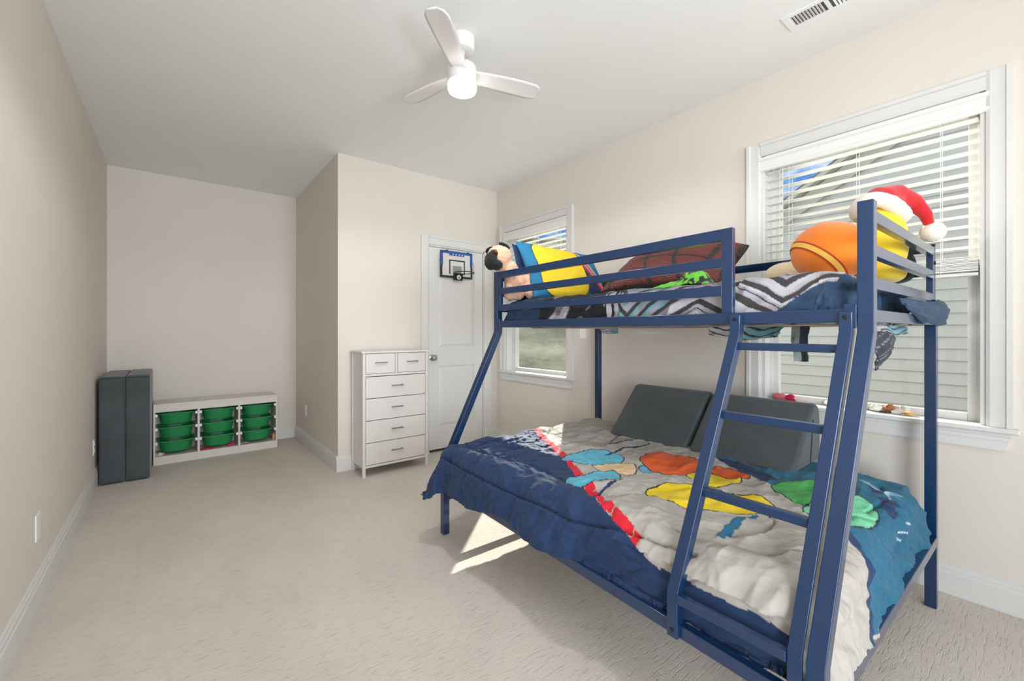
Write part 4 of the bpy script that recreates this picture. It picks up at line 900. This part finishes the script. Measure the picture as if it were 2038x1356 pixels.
def stripe(cz0, cz1, m_, nm, k=1.012):
    mb = MB(); ax = Vector((-.45, .55, -.7)).normalized(); x_ = ax.orthogonal().normalized(); y_ = ax.cross(x_); vs = []; N_s = 48
    for h_ in (cz0, (cz0 + cz1) / 2, cz1):
        rr_ = math.sqrt(1 - h_ * h_)
        for i in range(N_s):
            d_ = ax * h_ + (x_ * math.cos(2 * PI * i / N_s) + y_ * math.sin(2 * PI * i / N_s)) * rr_; vs.append((2.10 + d_.x * .145 * k, .572 + d_.y * .135 * k, 1.527 + d_.z * .122 * k))
    fs = [(j * N_s + i, j * N_s + (i + 1) % N_s, (j + 1) * N_s + (i + 1) % N_s, (j + 1) * N_s + i) for j in range(2) for i in range(N_s)]
    mb.add(vs, fs); return mb.build(nm, m_, op, smooth=180)
stripe(.44, .58, M_pale, 'stripe'); stripe(.41, .45, M_rust, 'piping', 1.018); stripe(.575, .61, M_rust, 'piping', 1.018)
cp = thing('plush_cushion', 'small cream plush cushion with a green cap behind the orange plush', 'soft toy', (2.36, .84, 1.41))
MB().ball((2.38, .825, 1.475), (.10, .10, .07)).build('body', mat('cream_plush', (226, 206, 172), .9, bump=.1, sheen=.3), cp)
MB().ball((2.42, .79, 1.535), (.05, .05, .022)).build('cap', mat('pale_green_plush', (160, 214, 130), .9, bump=.1), cp)
bk = MB().ball((2.52, .44, 1.46), (.06, .058, .045), pw=.8).ball((2.56, .43, 1.50), (.035, .05, .07)); o = fuse(bk, 'throw_cushion', mat('black_fabric', (20, 20, 24), .85, sheen=.2), None, .008, 3); o['label'] = 'black fabric cushion squeezed between yellow plush and back post'; o['category'] = 'cushion'
# green throw
gx2 = np.linspace(0, 1, 70); U, V_ = np.meshgrid(gx2, gx2, indexing='ij')
hgt_ = .03 + .05 * np.exp(-((U - .35) / .25) ** 2) * (1 - V_ * .5) + .022 * (ridge(U * 5, V_ * 4) - .5) + .02 * fbm(U * 6, V_ * 6)
P = np.stack([1.95 + .30 * V_ + .02 * vnoise(U * 5, V_ * 5), 1.0 + .30 * U + .02 * vnoise(U * 5 + 9, V_ * 5), 1.415 + hgt_ * np.clip(4 * np.minimum(np.minimum(U, 1 - U), np.minimum(V_, 1 - V_)) + .2, 0, 1)], -1)
C_ = np.zeros(U.shape + (3,)); C_[:] = lc(104, 196, 48); C_[fbm(U * 7, V_ * 7 + 3) > .12] = lc(24, 28, 24)
o = cloth('throw_blanket', P, C_, mat('green_fleece', (255, 255, 255), .9, attr='print', bump=.2, sheen=.2), None, thick=.006, origin=(2.17, 1.05, 1.42)); tag(o, 'crumpled lime green and black throw on the top bunk', 'blanket')

# ------------------------------------------------------------------ small things on the near window sill
sz = .79
def shell(c, r, m_, label, seed, cat='shell', nm='seashell'):
    c = Vector((c[0], c[1], sz)); mb = blob((c.x, c.y, sz + r[2] * .9), r, seed, .28); mb.v = [(p[0], p[1], max(p[2], sz + .0005)) for p in mb.v]
    return small(nm, mb, m_, label, cat, c, smooth=60)
M_shw = mat('white_shell', (240, 234, 222), .4, var=.05, vscale=60); M_shb = mat('brown_shell', (176, 106, 66), .45, var=.3, vscale=70); M_sho = mat('amber_shell', (236, 190, 120), .4, var=.15, vscale=50)
pk = thing('toy_flower', 'pink and red crumpled toy bow on the far end of the sill', 'toy', (2.862, 1.02, sz))
mb = blob((2.862, 1.035, sz + .022), (.026, .036, .022), 12, .35); mb.v = [(p[0], p[1], max(p[2], sz + .0005)) for p in mb.v]; mb.build('bow', mat('pink_cloth', (232, 130, 140), .7, var=.25, vscale=60), pk, smooth=25)
mb = blob((2.858, .985, sz + .02), (.018, .03, .019), 15, .5); mb.v = [(p[0], p[1], max(p[2], sz + .0005)) for p in mb.v]; mb.build('bow_tail', mat('hot_pink_cloth', (216, 24, 80), .6, var=.15, vscale=60), pk, smooth=25)
mb = MB().tube([(2.85, .94, sz + .004), (2.846, .905, sz + .005), (2.852, .87, sz + .004)], [.002, .005, .002], 8); small('driftwood_stick', mb, mat('driftwood', (190, 184, 166), .8, var=.2, vscale=90), 'thin pale stick on the sill beside the pink toy bow', 'stick', (2.85, .905, sz))
shell((2.868, .782), (.018, .026, .016), M_shw, 'white shell on the sill half hidden by the ladder stile', 21)
shell((2.862, .585), (.02, .024, .019), M_shw, 'white shell on the sill just right of the slanted post', 22)
mb = MB().tube([(2.84, .562, sz + .005), (2.838, .53, sz + .0055)], [.004, .005], 8); small('twig', mb, mat('brown_twig', (92, 58, 42), .8), 'short dark brown stick in front of the brown shell', 'stick', (2.84, .545, sz))
shell((2.868, .53), (.018, .022, .022), M_shb, 'spotted brown shell in the middle of the sill', 23)
shell((2.842, .495), (.016, .024, .012), M_shw, 'flat white shell right of the brown shell', 24)
shell((2.885, .47), (.02, .018, .022), M_shw, 'tall white shell standing near the window frame', 25)
shell((2.835, .45), (.014, .02, .011), M_sho, 'amber and white shell at the right end of the row', 26)
